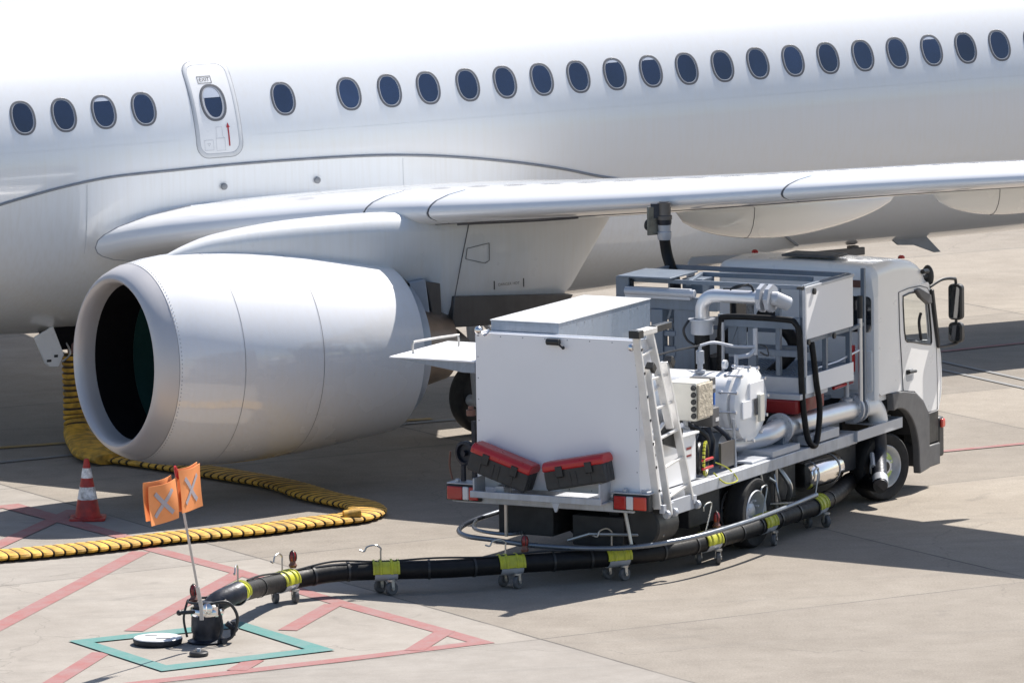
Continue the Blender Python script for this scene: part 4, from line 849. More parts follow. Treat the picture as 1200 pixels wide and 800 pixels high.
b = MB(); b.tube([(3.62, -.02, 2.14), (3.62, -.02, 1.2)], .085, 14); b.build('riser_hose', 'rubber', up_)
b = MB(); b.tube(curve([(3.5, -.42, 2.66), (3.55, -.5, 2.70), (3.6, -.62, 2.70), (3.6, -.66, 2.64)], 6), .014, 6); b.tube(curve([(3.55, -.32, 2.66), (3.5, -.5, 2.68), (3.6, -.6, 2.72)], 6), .01, 6); b.tube(curve([(3.5, .08, 2.3), (3.45, .12, 2.2), (3.5, .1, 2.08), (3.55, .02, 2.02)], 6), .014, 6); b.build('cable', 'plast', up_)
# black hoses hanging on the frame
b = MB(); hz = [(3.86, -.12, 1.3), (3.86, -.12, 2.0), (3.86, -.14, 2.24), (3.86, -.22, 2.31), (3.86, -.9, 2.31), (3.86, -1.04, 2.27), (3.87, -1.08, 2.1), (3.88, -1.1, 1.5), (3.92, -1.13, 1.06), (4.0, -1.16, .92), (4.1, -1.17, .96), (4.18, -1.17, 1.3), (4.12, -1.16, 1.6), (4.05, -1.16, 1.9), (4.05, -1.14, 2.05)]
b.tube(curve(hz, 6), .034, 12); b.build('hanging_hose', 'rubber', truck)
b = MB(); b.tube(curve([(4.3, -.4, 2.35), (4.35, -.6, 2.2), (4.4, -.75, 2.0), (4.4, -.72, 1.85), (4.3, -.5, 1.62), (4.2, -.35, 1.5)], 7), .07, 14); b.tube(curve([(4.3, -.35, 2.2), (4.3, -.1, 2.1), (4.3, .1, 1.95)], 5), .07, 12); b.build('coiled_delivery_hose', 'rubber', truck)
# ------------------------------------------------------------------ cab
CR, CL = -1.20, .76; C0, C1 = 5.62, 7.33
def roofz(t): return smooth_tab([(5.6, 2.72), (6.1, 2.74), (6.6, 2.70), (6.95, 2.58), (7.08, 2.46)], t)
def inset(t): return interp([(C0, .05), (C0+.06, .0), (6.8, 0), (7.08, .05)], t)
b = MB(); P = []
for t in (C0, C0+.02, C0+.06, 5.8, 6.1, 6.4, 6.7, 6.85, 6.97, 7.04, 7.08):
    zt = roofz(t)-(.05 if t == C0 else .02 if t == C0+.02 else 0); i_ = inset(t); r = .13; row = [(t, CR+i_*.6, 2.36)]
    for k in range(9): a = PI-PI/2*k/8; row.append((t, CR+i_+r+r*math.cos(a), zt-r-.03+r*math.sin(a)))
    for k in range(1, 8): f_ = k/8; row.append((t, CR+r+(CL-CR-2*r)*f_, zt-.03+.018*math.sin(PI*f_)))
    for k in range(9): a = PI/2-PI/2*k/8; row.append((t, CL-i_-r+r*math.cos(a), zt-r-.03+r*math.sin(a)))
    row.append((t, CL-i_*.6, 2.36)); P.append(row)
b.grid(P)
# rear wall closing the roof arch
b.cap([b.bm.verts.new(V(p)) for p in P[0]+[(C0, CL-.03, 1.2), (C0, CR+.03, 1.2)][0:2]])
# rounded rear corners
for yy, sg in ((CR, 1), (CL, -1)):
    b.grid([[(C0, yy+sg*.03, z), (C0+.02, yy+sg*.012, z), (C0+.06, yy, z)] for z in (1.2, 2.36)])
# right flank with window opening
def resample(poly, n):
    poly = [V(p) for p in poly]; q = poly+[poly[0]]; ls = [(q[i+1]-q[i]).length for i in range(len(poly))]; T = sum(ls); out = []
    for k in range(n):
        d = T*k/n; i = 0
        while d > ls[i]: d -= ls[i]; i += 1
        out.append(tuple(q[i].lerp(q[i+1], d/ls[i])))
    return out
WIN = [(6.31, 2.30), (6.5, 2.315), (6.75, 2.30), (6.95, 2.25), (7.03, 2.2), (7.07, 2.0), (7.11, 1.78), (7.12, 1.66), (7.10, 1.63), (6.9, 1.66), (6.6, 1.72), (6.42, 1.745), (6.37, 1.78), (6.34, 1.9), (6.325, 2.05), (6.31, 2.2)]
OUT = [(C0+.06, 2.36), (6.1, 2.36), (6.7, 2.36), (7.04, 2.36), (7.10, 2.30), (7.17, 2.05), (7.23, 1.82), (7.30, 1.6), (7.32, 1.2), (7.31, .86), (6.98, .86), (6.85, 1.02), (6.62, 1.16), (6.3, 1.22), (5.9, 1.24), (C0+.06, 1.24)]
def align(outer, inner):
    c = (sum(p[0] for p in inner)/len(inner), sum(p[1] for p in inner)/len(inner))
    k = lambda p: math.atan2(p[1]-c[1], p[0]-c[0]); o = resample([(*p, 0) for p in outer], 64); n = 64; res = []
    from_in = resample([(*p, 0) for p in inner], 256)
    for p in o:
        a = k(p); q = min(from_in, key=lambda s: abs((k(s)-a+PI) % (2*PI)-PI)); res.append(q)
    return [p[:2] for p in o], [p[:2] for p in res]
o_, i_ = align(OUT, WIN)
b.holed(o_, i_, lambda x, y, d: (x, CR+d, y), 0, .05)
# left flank (doorway open) and front
b.span((C0+.06, 6.25), (CL-.05, CL), (1.24, 2.36)); b.span((6.25, 7.05), (CL-.05, CL), (2.30, 2.36)); b.span((7.1, 7.31), (CL-.05, CL), (.6, 1.65)); b.beam((7.2, CL-.03, 1.62), (7.06, CL-.03, 2.36), .05, .06)
b.span((7.27, 7.325), (CR+.04, CL-.04), (.75, 1.66)); b.beam((7.10, CR+.06, 2.44), (7.10, CL-.06, 2.44), .08, .1)
b.span((C0+.06, 7.25), (CR+.06, CL-.06), (1.16, 1.22))
cabo = b.build('cab', 'white', truck, ang=32)
# door skin slightly proud with its own opening
WD = [(6.325, 2.285), (6.5, 2.30), (6.75, 2.285), (6.93, 2.24), (7.015, 2.185), (7.055, 2.0), (7.095, 1.78), (7.10, 1.67), (7.08, 1.648), (6.9, 1.675), (6.6, 1.735), (6.43, 1.76), (6.385, 1.79), (6.355, 1.9), (6.34, 2.05), (6.325, 2.2)]
DO = [(6.22, 2.34), (6.5, 2.355), (6.8, 2.345), (7.0, 2.30), (7.06, 2.24), (7.12, 2.0), (7.18, 1.8), (7.235, 1.6), (7.255, 1.2), (7.25, .88), (7.0, .88), (6.86, 1.03), (6.62, 1.17), (6.32, 1.215), (6.29, 1.5), (6.24, 1.9)]
o_, i_ = align(DO, WD); b = MB(); b.holed(o_, i_, lambda x, y, d: (x, CR+d, y), -.006, .02); dr = b.build('door', 'white', truck, ang=32)
b = MB(); pts = [(x, CR-.005, y) for x, y in DO]; b.tube(pts, .0055, 5, closed=True); b.build('door_gap', 'seam', dr)
b = MB(); pts = [(x, CR-.006, y) for x, y in WD]; b.tube(pts, .012, 6, closed=True); b.build('window_rubber', 'plast', dr)
b = MB(); b.tube([(6.42, CR-.035, 1.415), (6.6, CR-.035, 1.405)], .018, 8); b.span((6.40, 6.46), (CR-.03, CR), (1.39, 1.44)); b.build('handle', 'plast', dr)
b = MB(); b.prism(rrect(.2, .13, .04), lambda x, y, d: (6.50+x, CR-.007+d, 1.37+y), -.003, .003); b.build('handle_recess', 'galvl', dr)
b = MB(); b.beam((7.09, CR-.015, 2.27), (7.26, CR-.015, 1.60), .05, .05); b.beam((7.045, CR+.02, 2.2), (7.14, CR+.02, 1.65), .03, .03); b.build('pillar_trim', 'plast', truck, .008)
# windscreen and other panes
b = MB(); b.face([(7.09, CR+.1, 2.40), (7.09, CL-.1, 2.40), (7.30, CL-.08, 1.66), (7.30, CR+.08, 1.66)]); 
gl = bpy.data.materials.new('windscreen_glass'); gl.use_nodes = True; gb = gl.node_tree.nodes['Principled BSDF']; gb.inputs['Base Color'].default_value = (.75, .82, .8, 1); gb.inputs['Roughness'].default_value = .02; gb.inputs['Transmission Weight'].default_value = 1; gb.inputs['IOR'].default_value = 1.01
MT['wglass'] = gl
b.build('windscreen', 'wglass', truck)
b = MB(); b.prism(rrect(.30, .40, .05), lambda x, y, d: (C0+d, -.99+x, 2.16+y), -.012, .004); b.build('rear_window', 'glass', truck)
b = MB(); b.prism(rrect(.30, .40, .05), lambda x, y, d: (C0+d, .45+x, 2.16+y), -.012, .004); b.build('rear_window', 'glass', truck)
b = MB(); b.prism(rrect(.08, .16, .03), lambda x, y, d: (C0+d, -1.07+x, 1.58+y), -.012, .004); b.build('air_vent', 'plast', truck)
b = MB(); b.span((C0-.03, C0-.004), (-1.06, -.84), (2.46, 2.54)); b.build('reflector', 'brown', truck, .015)
b = MB(); b.span((C0-.012, C0-.002), (-.6, .4), (1.3, 2.5)); b.span((C0-.014, C0-.002), (-1.15, -.8), (1.3, 1.75)); b.build('rear_pressing', 'white', truck, .01)
# interior
b = MB(); b.span((6.95, 7.2), (CR+.12, CL-.12), (1.25, 1.70)); 
for y in (-.85, .4): b.span((6.0, 6.5), (y-.24, y+.24), (1.22, 1.45)); b.span((5.85, 6.02), (y-.24, y+.24), (1.45, 2.02)); b.span((5.86, 5.98), (y-.13, y+.13), (2.02, 2.18))
b.build('seats_and_dash', 'seat', truck, .05)
b = MB(); b.lathe([(-.012, .2), (.012, .2), (.012, .17), (-.012, .17), (-.012, .2)], (6.82, .4, 1.72), (-.5, 0, 1), 24, False, False); b.build('steering_wheel', 'plast', truck)
b = MB(); b.tube(curve([(7.05, -1.1, 1.7), (7.0, -1.1, 1.9), (7.05, -1.1, 2.0)], 5), .018, 8); b.build('grab_bar', 'plast', truck)
# fender, step, bumper
b = MB()
arc = [(6.12+.58*math.cos(a), .40+.64*math.sin(a)) for a in [R_(100-110*k/16) for k in range(17)]]
arc2 = [(5.64, .98), (5.62, 1.20), (5.9, 1.238), (6.3, 1.216), (6.62, 1.158), (6.85, 1.018), (6.99, .862)]
b.prism([(5.98, 1.236), (6.3, 1.214), (6.62, 1.156), (6.85, 1.016), (6.99, .858), (6.99, .25), (6.72, .22)]+[p for p in arc[::-1] if p[1] > .30], lambda x, y, d: (x, CR-.03+d, y), 0, .09)
b.build('wheel_arch', 'fend', truck, .012)
b = MB(); b.prism([(6.02, 1.0)]+[p for p in arc if p[1] > .6][1:]+[(6.5, 1.14), (6.1, 1.18), (6.0, 1.16)], lambda x, y, d: (x, CR+.06+d, y), 0, .5); b.span((5.66, 7.2), (CR+.45, CL-.3), (.55, 1.15)); b.span((5.64, 6.0), (CR+.36, CL-.1), (.95, 1.19)); b.build('wheel_well', 'dark', truck)
b = MB(); b.span((6.99, 7.30), (CR-.02, CR+.3), (.25, .50)); b.span((6.99, 7.28), (CR+.06, CR+.3), (.50, .86)); b.build('step', 'fend', truck, .015)
b = MB(); b.span((6.98, 7.29), (CR+.0, CR+.06), (.52, .86)); b.build('step_recess', 'plast', truck)
b = MB(); b.span((7.30, 7.46), (CR+.0, CL-.0), (.32, .78)); b.build('bumper', 'plast', truck, .03)
b = MB(); b.span((7.33, 7.42), (CR-.035, CR-.0), (.66, .76)); b.build('side_marker', 'orl', truck, .015)
b = MB(); b.tube(curve([(7.33, CR+.05, 1.6), (7.40, CR+.04, 1.5), (7.42, CR+.04, 1.1), (7.36, CR+.05, .88)], 5), .025, 8); b.build('front_handrail', 'white', truck)
# mirrors
b = MB(); b.tube(curve([(7.08, CR, 2.30), (7.3, CR-.05, 2.36), (7.50, CR-.10, 2.35), (7.58, CR-.10, 2.30), (7.58, CR-.10, 2.0), (7.58, CR-.10, 1.66), (7.56, CR-.10, 1.60), (7.25, CR-.02, 1.60)], 5), .018, 8); arm = b.build('mirror_arm', 'plast', truck)
for z0, z1 in ((1.87, 2.28), (1.61, 1.84)):
    b = MB(); b.prism(rrect(.17, z1-z0, .05), lambda x, y, d: (7.58+d, CR-.10+x, (z0+z1)/2+y), -.04, .06); o = b.build('mirror', 'plast', truck, .02)
    b = MB(); b.prism(rrect(.13, z1-z0-.05, .04), lambda x, y, d: (7.58+d, CR-.10+x, (z0+z1)/2+y), -.048, -.042); b.build('mirror_glass', 'glass', o)
b = MB(); b.sphere((7.16, CR+.06, 2.41), .10, 16, (.5, .75, 1.3)); b.tube([(7.0, CR+.1, 2.40), (7.16, CR+.05, 2.42)], .03, 8); b.build('ramp_mirror', 'plast', truck)
b = MB(); b.prism([(6.62, 2.32), (6.72, 2.33), (7.02, 2.22), (7.05, 2.12), (6.95, 2.12), (6.75, 2.22)], lambda x, y, d: (x, CR-.05+d, y), 0, .06); b.build('wind_deflector', 'fend', truck, .012)
b = MB(); b.tube([(6.86, CR-.01, 2.50), (7.0, CR-.01, 2.49)], .028, 8); b.build('roof_camera', 'plast', truck)
# roof gear
b = MB(); b.span((5.80, 6.15), (-.62, .05), (2.742, 2.768)); b.build('roof_hatch', 'fend', truck, .015)
b = MB(); b.span((5.83, 6.12), (-.58, .01), (2.769, 2.774)); b.build('hatch_glass', 'seat', truck)
for p in ((5.9, .42, 2.755), (6.75, -1.0, 2.655)):
    b = MB(); b.lathe([(0, .04), (.02, .04), (.035, .025), (.04, 0)], p, (0, 0, 1), 14); b.build('roof_marker_lamp', 'redl', truck)
# open left door seen beyond the cab
HD = [(0, 0), (.02, .0), (.02, 1.42), (0, 1.5)]
o_, i_ = align([(0, .0), (1.0, .0), (1.0, 1.33), (.94, 1.40), (.26, 1.40), (0, .8)], [(.20, .70), (.91, .70), (.91, 1.26), (.87, 1.31), (.40, 1.31), (.2, .9)])
b = MB(); dd = V((-.655, .755, 0)).normalized(); nn = V((dd.y, -dd.x, 0))
b.holed(o_, i_, lambda x, y, d: V((7.10, CL+.03, 1.2))+dd*x+nn*d+V((0, 0, y)), -.03, .03); dl = b.build('door', 'galvl', truck, .01); dl['label'] = 'open left cab door with empty window frame'  # a white door; its shade is put into the light grey colour
# ------------------------------------------------------------------ ladder leaning on the right rear corner
lad = thing('folding_ladder', 'weathered aluminium folding ladder hung on the truck beside the white rear cabinet', 'ladder', tw(.3, -1.2, .7), TR)
LO = V((.3, -1.2, .7))
def lp(t, w_, z): return V((t, w_, z))-LO
b = MB(); b.beam(lp(-.12, -1.09, 2.64), lp(.07, -1.22, .80), .035, .085, up=V((0, 1, 0))); b.build('stile', 'ladder', lad, .004)
b = MB(); b.beam(lp(.02, -1.14, 2.30), lp(.24, -1.27, .72), .035, .075, up=V((0, 1, 0))); b.build('stile', 'ladder', lad, .004)
b = MB(); b.beam(lp(.18, -1.09, 2.66), lp(.42, -1.2, 1.6), .035, .085, up=V((0, 1, 0))); b.build('stile', 'ladder', lad, .004)
b = MB(); b.beam(lp(.42, -1.14, 2.30), lp(.78, -1.25, .80), .035, .085, up=V((0, 1, 0))); b.build('stile', 'ladder', lad, .004)
for i in range(5):
    f_ = (i+.45)/5; b = MB(); b.beam(lp(.02+.22*f_, -1.14-.13*f_, 2.30-1.58*f_), lp(.42+.36*f_, -1.14-.11*f_, 2.30-1.5*f_), .04, .025); b.build('rung', 'ladder', lad, .003)
for i in range(3):
    f_ = (i+.5)/4; b = MB(); b.beam(lp(-.12+.19*f_, -1.09-.12*f_, 2.64-1.84*f_), lp(.18+.3*f_, -1.09-.1*f_, 2.66-1.6*f_), .04, .025); b.build('rung', 'ladder', lad, .003)
b = MB(); b.span((-.14-.3, .24-.3), (.04, .16), (1.93, 1.99)); b.build('top_step', 'ladder', lad, .006)
b = MB(); b.span((-.22-.3, -.10-.3), (.03, .15), (1.92, 2.0)); b.span((.22-.3, .60-.3), (.05, .13), (1.93, 2.0)); b.beam(lp(.02, -1.17, 2.32), lp(.08, -1.17, 2.25), .09, .08); b.beam(lp(.45, -1.17, 2.33), lp(.52, -1.17, 2.26), .09, .08); b.prism([(.36-.3, .74), (.80-.3, .62), (.84-.3, .84), (.36-.3, .92)], lambda x, y, d: (x, d, y), .05, .09); b.build('hinge', 'plast', lad, .006)
b = MB()
for i in range(7):
    f_ = (i+.6)/7.4; p = lp(-.12+.19*f_, -1.09-.13*f_, 2.64-1.84*f_); b.lathe([(0, .016), (.004, .016)], p+V((0, -.044, 0)), (0, -1, 0), 10)
b.build('rivet', 'ink', lad)
b = MB(); b.span((.22-.3, .82-.3), (-.08, -.05), (.0, .16)); b.build('foot_plate', 'galvl', lad, .004)
b = MB()
for t in (.12, .3, .84): b.lathe([(-.02, .045), (.02, .045)], lp(t, -1.3, .74), (1, -.3, 0), 16); b.box(lp(t-.03, -1.27, .80), (.07, .05, .09))
b.build('foot', 'galvl', lad, .005)
for i in range(3): 
    pass
# ------------------------------------------------------------------ fuelling hose from platform to wing
top = acw(WA[0], WA[1], 3.2); low = tw(5.02, 1.06, 2.62)
fh = thing('fuelling_hose', 'short black hose hanging from the coupling under the wing to the truck platform', 'hose', low)
b = MB(); ph_ = [low-low, V((-.02, 0, .2)), (top-low)*.8+V((.03, 0, -.08)), (top-low)+V((0, 0, -.36))]
k0 = top-low
b.tube(curve([V((.06, .0, -.45)), V((.06, .0, -.12)), k0+V((.03, 0, -.42)), k0+V((0, 0, -.22))], 8), .062, 16); b.build('hose', 'rubber', fh)
b = MB(); b.lathe([(0, .07), (.03, .08), (.09, .08), (.10, .07), (.17, .075)], k0+V((0, 0, -.24)), (0, 0, 1), 20); b.build('swivel', 'galvl', fh)
b = MB(); b.lathe([(0, .075), (.02, .082), (.10, .082), (.12, .066), (.22, .066), (.26, .055)], k0+V((0, 0, -.07)), (0, 0, 1), 20); b.box(k0+V((-.10, .0, .09)), (.1, .1, .16)); cpl = b.build('nozzle', 'iron', fh)
b = MB(); b.tube(curve([k0+V((-.15, -.02, .0)), k0+V((-.20, -.04, -.03)), k0+V((-.21, -.04, -.09)), k0+V((-.18, -.04, -.12))], 5), .017, 8); b.build('handle', 'plast', cpl)

# ------------------------------------------------------------------ traffic cone
cone = thing('traffic_cone', 'scuffed red and white traffic cone standing in the shade of the engine', 'cone', at(103, 608))
b = MB(); b.prism(rrect(.40, .40, .05), lambda x, y, d: (x, y, d), 0, .03); b.lathe([(.03, .17), (.045, .155)], (0, 0, 0), (0, 0, 1), 28); b.build('base', 'cone', cone, .008)
def cr(z): return .145-(z-.04)*.185
b = MB(); prof = [(z, cr(z)) for z in (.04, .2, .36, .5, .6, .66)]+[(.68, .026), (.685, .018)]; b.lathe(prof, (0, 0, 0), (0, 0, 1), 32, False, True); cb_ = b.build('cone_body', 'cone', cone)
for z0, z1 in ((.23, .37), (.47, .58)):
    b = MB(); b.lathe([(z0, cr(z0)+.002), (z1, cr(z1)+.002)], (0, 0, 0), (0, 0, 1), 32, False, False); b.build('white_band', 'conew', cone)

# ------------------------------------------------------------------ yellow air hose
def flat_hose(mb, pts, wd, ht, band_every, per):
    pts = [V(p) for p in pts]; n = len(pts); rings = []; dist = 0; K = 14; last = None
    for i, p in enumerate(pts):
        a = pts[max(i-1, 0)]; c = pts[min(i+1, n-1)]; d = (c-a).normalized()
        if i: dist += (p-pts[i-1]).length
        w_ = wd(i/(n-1)) if callable(wd) else wd; h_ = ht(i/(n-1)) if callable(ht) else ht
        sd = V((d.y, -d.x, 0)); sd = sd.normalized() if sd.length > .3 else V((.85, .53, 0)); sd = -sd if last is not None and sd.dot(last) < 0 else sd; sd = sd if last is None else (last*.9+sd*.1).normalized(); last = sd; u = sd.cross(d).normalized()
        ph = (dist % per)/per; bulge_ = 1+.07*(math.sin(PI*ph)-.6) - (.10 if ph < band_every else 0)
        jit = 1+.04*math.sin(dist*3.1)
        ring = []
        for k in range(K):
            t = 2*PI*k/K; cx, sy = math.cos(t), math.sin(t)
            ring.append(p+sd*(w_/2*bulge_*jit*math.copysign(abs(cx)**.7, cx))+u*(h_/2*bulge_*math.copysign(abs(sy)**.8, sy)))
        rings.append((ring, ph < band_every))
    vv = [[mb.bm.verts.new(q) for q in r] for r, _ in rings]
    for i in range(n-1):
        for k in range(K):
            f = mb.bm.faces.new([vv[i][k], vv[i+1][k], vv[i+1][(k+1) % K], vv[i][(k+1) % K]]); f.material_index = 1 if rings[i][1] else 0
    mb.cap(vv[0]); mb.cap(vv[-1])
ah = thing('air_supply_hose', 'flattened yellow ribbed air hose looping over the apron from the belly hatch', 'hose', at(260, 628))
O = at(260, 628)
near = [(-25, 652), (0, 650), (60, 645), (130, 638), (200, 629), (300, 620), (360, 612), (395, 608), (416, 605), (430, 599), (424, 592), (404, 587), (372, 580), (330, 567), (270, 556), (200, 545), (150, 538), (118, 533.5)]
pts = [at(u, v, .055)-O for u, v in near]
def fine(pts, step=.0115):
    c = curve(pts, 140); out = [c[0]]; acc = 0
    for a, d in zip(c, c[1:]):
        acc += (d-a).length
        if acc >= step: out.append(d); acc = 0
    out.append(c[-1]); return out
b = MB(); flat_hose(b, fine(pts), .45, .085, .11, .128); b.build('ground_hose', ['hosey', 'hoseb'], ah)
bt = plane.matrix_world if False else None
hub = acw(-5.0, .72, 1.06)-O; gp = at(112, 535, .07)-O
mid = [hub, hub+V((.0, -.01, -.3)), hub+V((.01, -.03, -.6)), hub+V((.03, -.08, -.84)), hub+V((.08, -.35, -.97)), gp+V((-.02, .25, .02)), gp+V((.25, -.15, .0))]
b = MB(); flat_hose(b, fine(mid, .012), lambda t: .24+.36*max(0, t-.2)/.8, lambda t: .22-.1*t, .30, .072); b.build('drop_hose', ['hosey', 'hoseb'], ah)
b = MB(); e0 = at(420, 603, .1)-O; b.tube([e0+V((-.16, -.05, 0)), e0+V((.02, 0, .02))], .06, 12); b.build('hose_cuff', 'hosey', ah)

# ------------------------------------------------------------------ hydrant coupler, pit lid, cap, marker flag
HP = at(243, 752)
hc = thing('hydrant_coupler', 'dark hydrant coupler with red knob standing in the turquoise square', 'hydrant coupler', HP)
b = MB(); b.lathe([(0, .19), (.02, .2), (.04, .15), (.09, .145), (.12, .16), (.30, .155), (.33, .13), (.38, .13), (.40, .11), (.42, .05)], (0, 0, 0), (0, 0, 1), 28); hcb = b.build('body', 'iron', hc)
b = MB(); b.lathe([(.28, .165), (.30, .175), (.33, .175), (.35, .165)], (0, 0, 0), (0, 0, 1), 28, False, False); b.lathe([(0, .05), (.03, .06), (.14, .05), (.15, .03)], (.02, -.12, .36), (0, -1, .2), 14); b.box((.09, -.10, .33), (.06, .08, .1)); b.build('collar', 'chrome', hcb)
b = MB(); ring_ = [V((.19*math.cos(a), .19*math.sin(a), .42)) for a in [2*PI*k/24 for k in range(24)]]; b.tube(ring_, .013, 8, closed=True)
b.tube(curve([(-.19, 0, .42), (-.23, -.02, .25), (-.2, -.02, .06)], 5), .013, 8); b.tube(curve([(.05, -.18, .42), (.22, -.13, .42), (.31, -.1, .27), (.26, -.1, .08), (.16, -.12, .03)], 7), .016, 8); b.tube(curve([(.1, -.1, .42), (.16, -.15, .2), (.12, -.2, .04)], 5), .013, 8); b.tube([(-.26, -.1, .32), (-.12, -.12, .33)], .02, 8); b.sphere((-.27, -.1, .32), .03, 10); b.build('cage', 'plast', hc)
b = MB(); b.tube(curve([(.0, .02, .30), (.12, .10, .40), (.24, .2, .44), (.32, .3, .46)], 6), .105, 18); b.build('elbow', 'iron', hc)
b = MB(); b.box((.26, -.02, .14), (.05, .05, .14)); b.tube([(.2, -.05, .2), (.3, -.03, .12)], .03, 8); b.lathe([(0, .03), (.1, .03)], (.15, -.15, .05), (.4, -1, 0), 10); b.build('valve_stem', 'iron', hc)
def red_cap(parent, c, r=.038):
    c = V(c); b = MB(); b.lathe([(-.10, .035), (-.07, .045), (-.05, .03), (-.03, r*.8)], c, (0, 0, 1), 12); o = b.build('warning_knob', 'brown', parent)
    b = MB(); b.lathe([(-.03, r*.8), (0, r), (.03, r), (.06, r*.75), (.075, r*.3), (.078, 0)], c, (0, 0, 1), 16); b.build('red_cap', 'redc', o)
    b = MB()
    for k in range(5):
        a = 2*PI*k/5; b.tube([c+V((r*.86*math.cos(a), r*.86*math.sin(a), -.03)), c+V((r*1.06*math.cos(a), r*1.06*math.sin(a), 0)), c+V((r*1.06*math.cos(a), r*1.06*math.sin(a), .03)), c+V((r*.8*math.cos(a), r*.8*math.sin(a), .06)), c+V((0, 0, .085))], .005, 5)
    b.build('cage', 'plast', o)
red_cap(hc, (-.13, .06, .50))
lid_ = thing('pit_lid', 'round grey pit lid lying open on the apron beside the hydrant coupler', 'lid', at(185, 754))
b = MB(); b.lathe([(.0, .225), (.01, .24), (.05, .25), (.062, .246)], (0, 0, 0), (0, 0, 1), 40); b.build('rim', 'iron', lid_)
b = MB(); b.lathe([(.063, .243), (.07, .235), (.071, 0)], (0, 0, 0), (0, 0, 1), 40, True, False); lt = b.build('top_plate', 'lidw', lid_)
b = MB(); b.box((.06, -.1, .073), (.14, .02, .004)); b.box((-.07, .1, .073), (.12, .012, .004)); b.build('finger_slot', 'ink', lt)
dc = thing('dust_cap', 'small black round dust cap lying in front of the hydrant coupler', 'cap', at(233, 768))
b = MB(); b.lathe([(0, .085), (.01, .095), (.035, .095), (.045, .085), (.046, 0)], (0, 0, 0), (0, 0, 1), 28); b.build('cap', 'plast', dc)
b = MB(); b.tube([(0, 0, .046), (0, 0, .075)], .02, 8); b.build('knob', 'galvl', dc)
# marker flag, leaning pole clipped on the coupler
pb = at(236, 712, .42); ptp = at(206, 551, 1.92)
mf = thing('marker_flag', 'pair of orange flags with grey crosses on a thin leaning pole at the hydrant', 'flag', pb)
pv = ptp-pb
b = MB(); b.tube([V((0, 0, -.12)), V((0, 0, 0)), pv*.16], .021, 10); b.tube([pv*.16, pv], .013, 10); b.build('pole', 'pole', mf)
b = MB(); b.tube([pv*.94, pv*1.015], .019, 10); b.tube([pv*1.015, pv*1.03], .014, 8); b.build('clamp', 'redp', mf)
fd = V((.55, .80, 0)).normalized(); nf = V((fd.y, -fd.x, 0))
def flag(x0, x1, ztop, h, off, sag, cross=True):
    P = []; n = 10
    for i in range(n+1):
        t = i/n; x = x0+(x1-x0)*t; row = []
        for j in range(9):
            v_ = j/8; row.append(pv*1.0+fd*x+nf*(off+.02*math.sin(t*4+v_*2)+.02*v_)+V((0, 0, ztop+sag*t-h*v_-.012*math.sin(t*PI))))
        P.append(row)
    b = MB(); b.grid(P); o = b.build('flag', 'flag', mf); so_ = o.modifiers.new('cloth_thickness', 'SOLIDIFY'); so_.thickness = .006; so_.offset = 0
    if cross:
        def q(u_, v_):
            i = min(n-1e-6, max(0, u_*n)); j = min(8-1e-6, max(0, v_*8)); i0, j0 = int(i), int(j); a, c = i-i0, j-j0
            return (P[i0][j0]*(1-a)+P[i0+1][j0]*a)*(1-c)+(P[i0][j0+1]*(1-a)+P[i0+1][j0+1]*a)*c
        for k_, (u0, v0, u1, v1) in enumerate(((.2, .2, .8, .8), (.2, .8, .8, .2))):
            b = MB(); L_ = V((u1-u0, v1-v0)); nn_ = V((-L_.y, L_.x)).normalized()*.055; rows = []
            for i in range(9):
                t = i/8; c = V((u0, v0))+L_*t; rows.append([q(*(c+nn_))+nf*(.006+.003*k_), q(*(c-nn_))+nf*(.006+.003*k_)])
            b.grid(rows); tp = b.build('reflective_strip', 'tape', o); ms = tp.modifiers.new('tape_thickness', 'SOLIDIFY'); ms.thickness = .002; ms.offset = 0
flag(-.05, -.46, -.07, .385, .025, -.03); flag(-.05, -.48, -.04, .38, -.025, -.02, False)
flag(.01, .38, .0, .42, .02, .02); flag(.01, .39, .01, .42, -.02, .02, False)

# ------------------------------------------------------------------ inlet hose on castors
ZH = .235
hz_px = [(262, 707, .40), (296, 690, .36), (334, 681, .30), (390, 671, .33), (452, 668, .33), (525, 666, .33), (598, 661, .33), (660, 657, .33), (722, 652, .33), (780, 645, .33), (830, 634, .33), (864, 624, .33), (896, 613, .33), (928, 602, .33), (957, 592, .33), (980, 578, .33), (1000, 562, .33)]
HO = at(600, 690); ih = thing('inlet_hose', 'thick black hose on yellow castor cradles running from the hydrant to the truck', 'hose', HO)
pth = [HP+V((.26, .22, .43))]+[at(p[0], p[1], (.32, .225)[k] if k < 2 else p[2]-.085) for k, p in enumerate(hz_px[1:])]+[tw(5.60, -1.245, .255)]
pth = [p-HO for p in pth]; cv_ = curve(pth, 10)
b = MB(); b.tube(cv_, .096, 18); b.build('hose', 'rubber', ih)
b = MB(); cb2 = [p+V((.0, -.03, .112))+V((0, 0, .012*math.sin(i*.35))) for i, p in enumerate(cv_[8:110])]; b.tube(cb2, .011, 6)
b.build('air_line', 'plast', ih)
b = MB()
for i in range(12, 150, 7):
    if i+1 < len(cv_): d = (cv_[i+1]-cv_[i-1]).normalized(); b.lathe([(-.012, .1), (-.012, .1055), (.012, .1055), (.012, .1)], cv_[i], d, 16, False, False)
b.build('hose_tie', 'plast', ih)
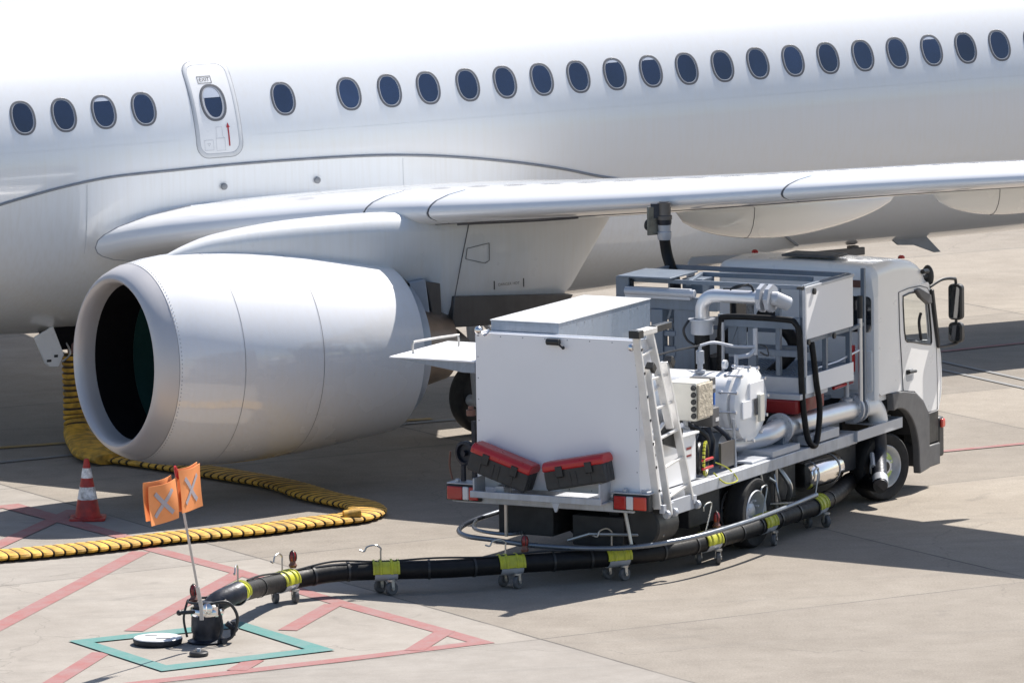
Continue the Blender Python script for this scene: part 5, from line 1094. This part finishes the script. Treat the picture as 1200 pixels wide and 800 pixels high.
def cradle(idx, hook, red=False, yaw=0., hookh=.2, castors=True):
    p = cv_[idx]; d = (cv_[min(idx+1, len(cv_)-1)]-cv_[idx-1]).normalized(); d.z = 0; d.normalize(); sd = V((d.y, -d.x, 0))
    zg = -p.z-HO.z
    b = MB(); b.lathe([(-.14, .101), (-.14, .114), (-.12, .12), (-.11, .109), (-.075, .109), (-.065, .122), (-.05, .122), (-.04, .109), (.04, .109), (.05, .122), (.065, .122), (.075, .109), (.11, .109), (.12, .12), (.14, .114), (.14, .101)], p, d, 12, False, False, R_(-12), R_(192))
    o = b.build('castor_cradle', 'yel', ih)
    b = MB(); b.lathe([(-.12, .101), (-.12, .108), (.12, .108), (.12, .101)], p, d, 12, False, False, R_(194), R_(346)); b.build('base_plate', 'galvl', o)
    for s_, k in ((1, .06), (-1, -.06)) if castors else ():
        wc = V((p.x, p.y, 0))+sd*.09*s_+d*(.05*s_)+V((0, 0, .07)); wx = Matrix.Rotation(yaw, 3, 'Z') @ sd
        b = MB(); b.lathe([(-.02, 0), (-.022, .03), (-.024, .062), (-.016, .07), (.016, .07), (.024, .062), (.022, .03), (.02, 0)], wc, wx, 20); b.build('castor_wheel', 'fend', o)
        b = MB(); h = V((0, 0, 1)); tp = V((wc.x, wc.y, p.z-.085))
        for q in (-.032, .032): b.beam(wc+wx*q, tp+wx*q*.8, .036, .006, up=wx)
        b.lathe([(-.04, .018), (.04, .018)], wc, wx, 8); b.lathe([(0, .045), (.02, .045)], tp-V((0, 0, .015)), h, 12); b.build('castor_fork', 'wire', o)
    if hook:
        t = p+V((0, 0, .11))-d*.05; b = MB(); hh = hookh
        b.tube(curve([t, t+V((0, 0, hh*.55)), t+d*.0+V((0, 0, hh*.8)), t-d*.06+V((0, 0, hh)), t-d*.14+V((0, 0, hh*.9)), t-d*.17+V((0, 0, hh*.62)), t-d*.22+V((0, 0, hh*.7))] if hook == 1 else [t, t+V((0, 0, hh*.55))+d*.08, t+d*.12+V((0, 0, hh*.95)), t+d*.06+V((0, 0, hh)), t-d*.02+V((0, 0, hh*.93)), t-d*.03+V((0, 0, hh*.75))], 5), .009, 8); b.build('hook', 'wire', o)
    if red: red_cap(o, p+d*.16+V((0, 0, .22)))
    return o
ci = lambda k: 10*k
cradle(14, 1, yaw=.4) if False else None
cradle(4, 1, yaw=.3, castors=False); cradle(20, 1, True, .9); cradle(40, 1, yaw=.5, hookh=.16); cradle(60, 1, True, .6, .16); cradle(80, 1, yaw=.3); cradle(100, 2, True, .7, .3); cradle(120, 2, yaw=.2, hookh=.3); cradle(140, 2, yaw=.9, hookh=.3)
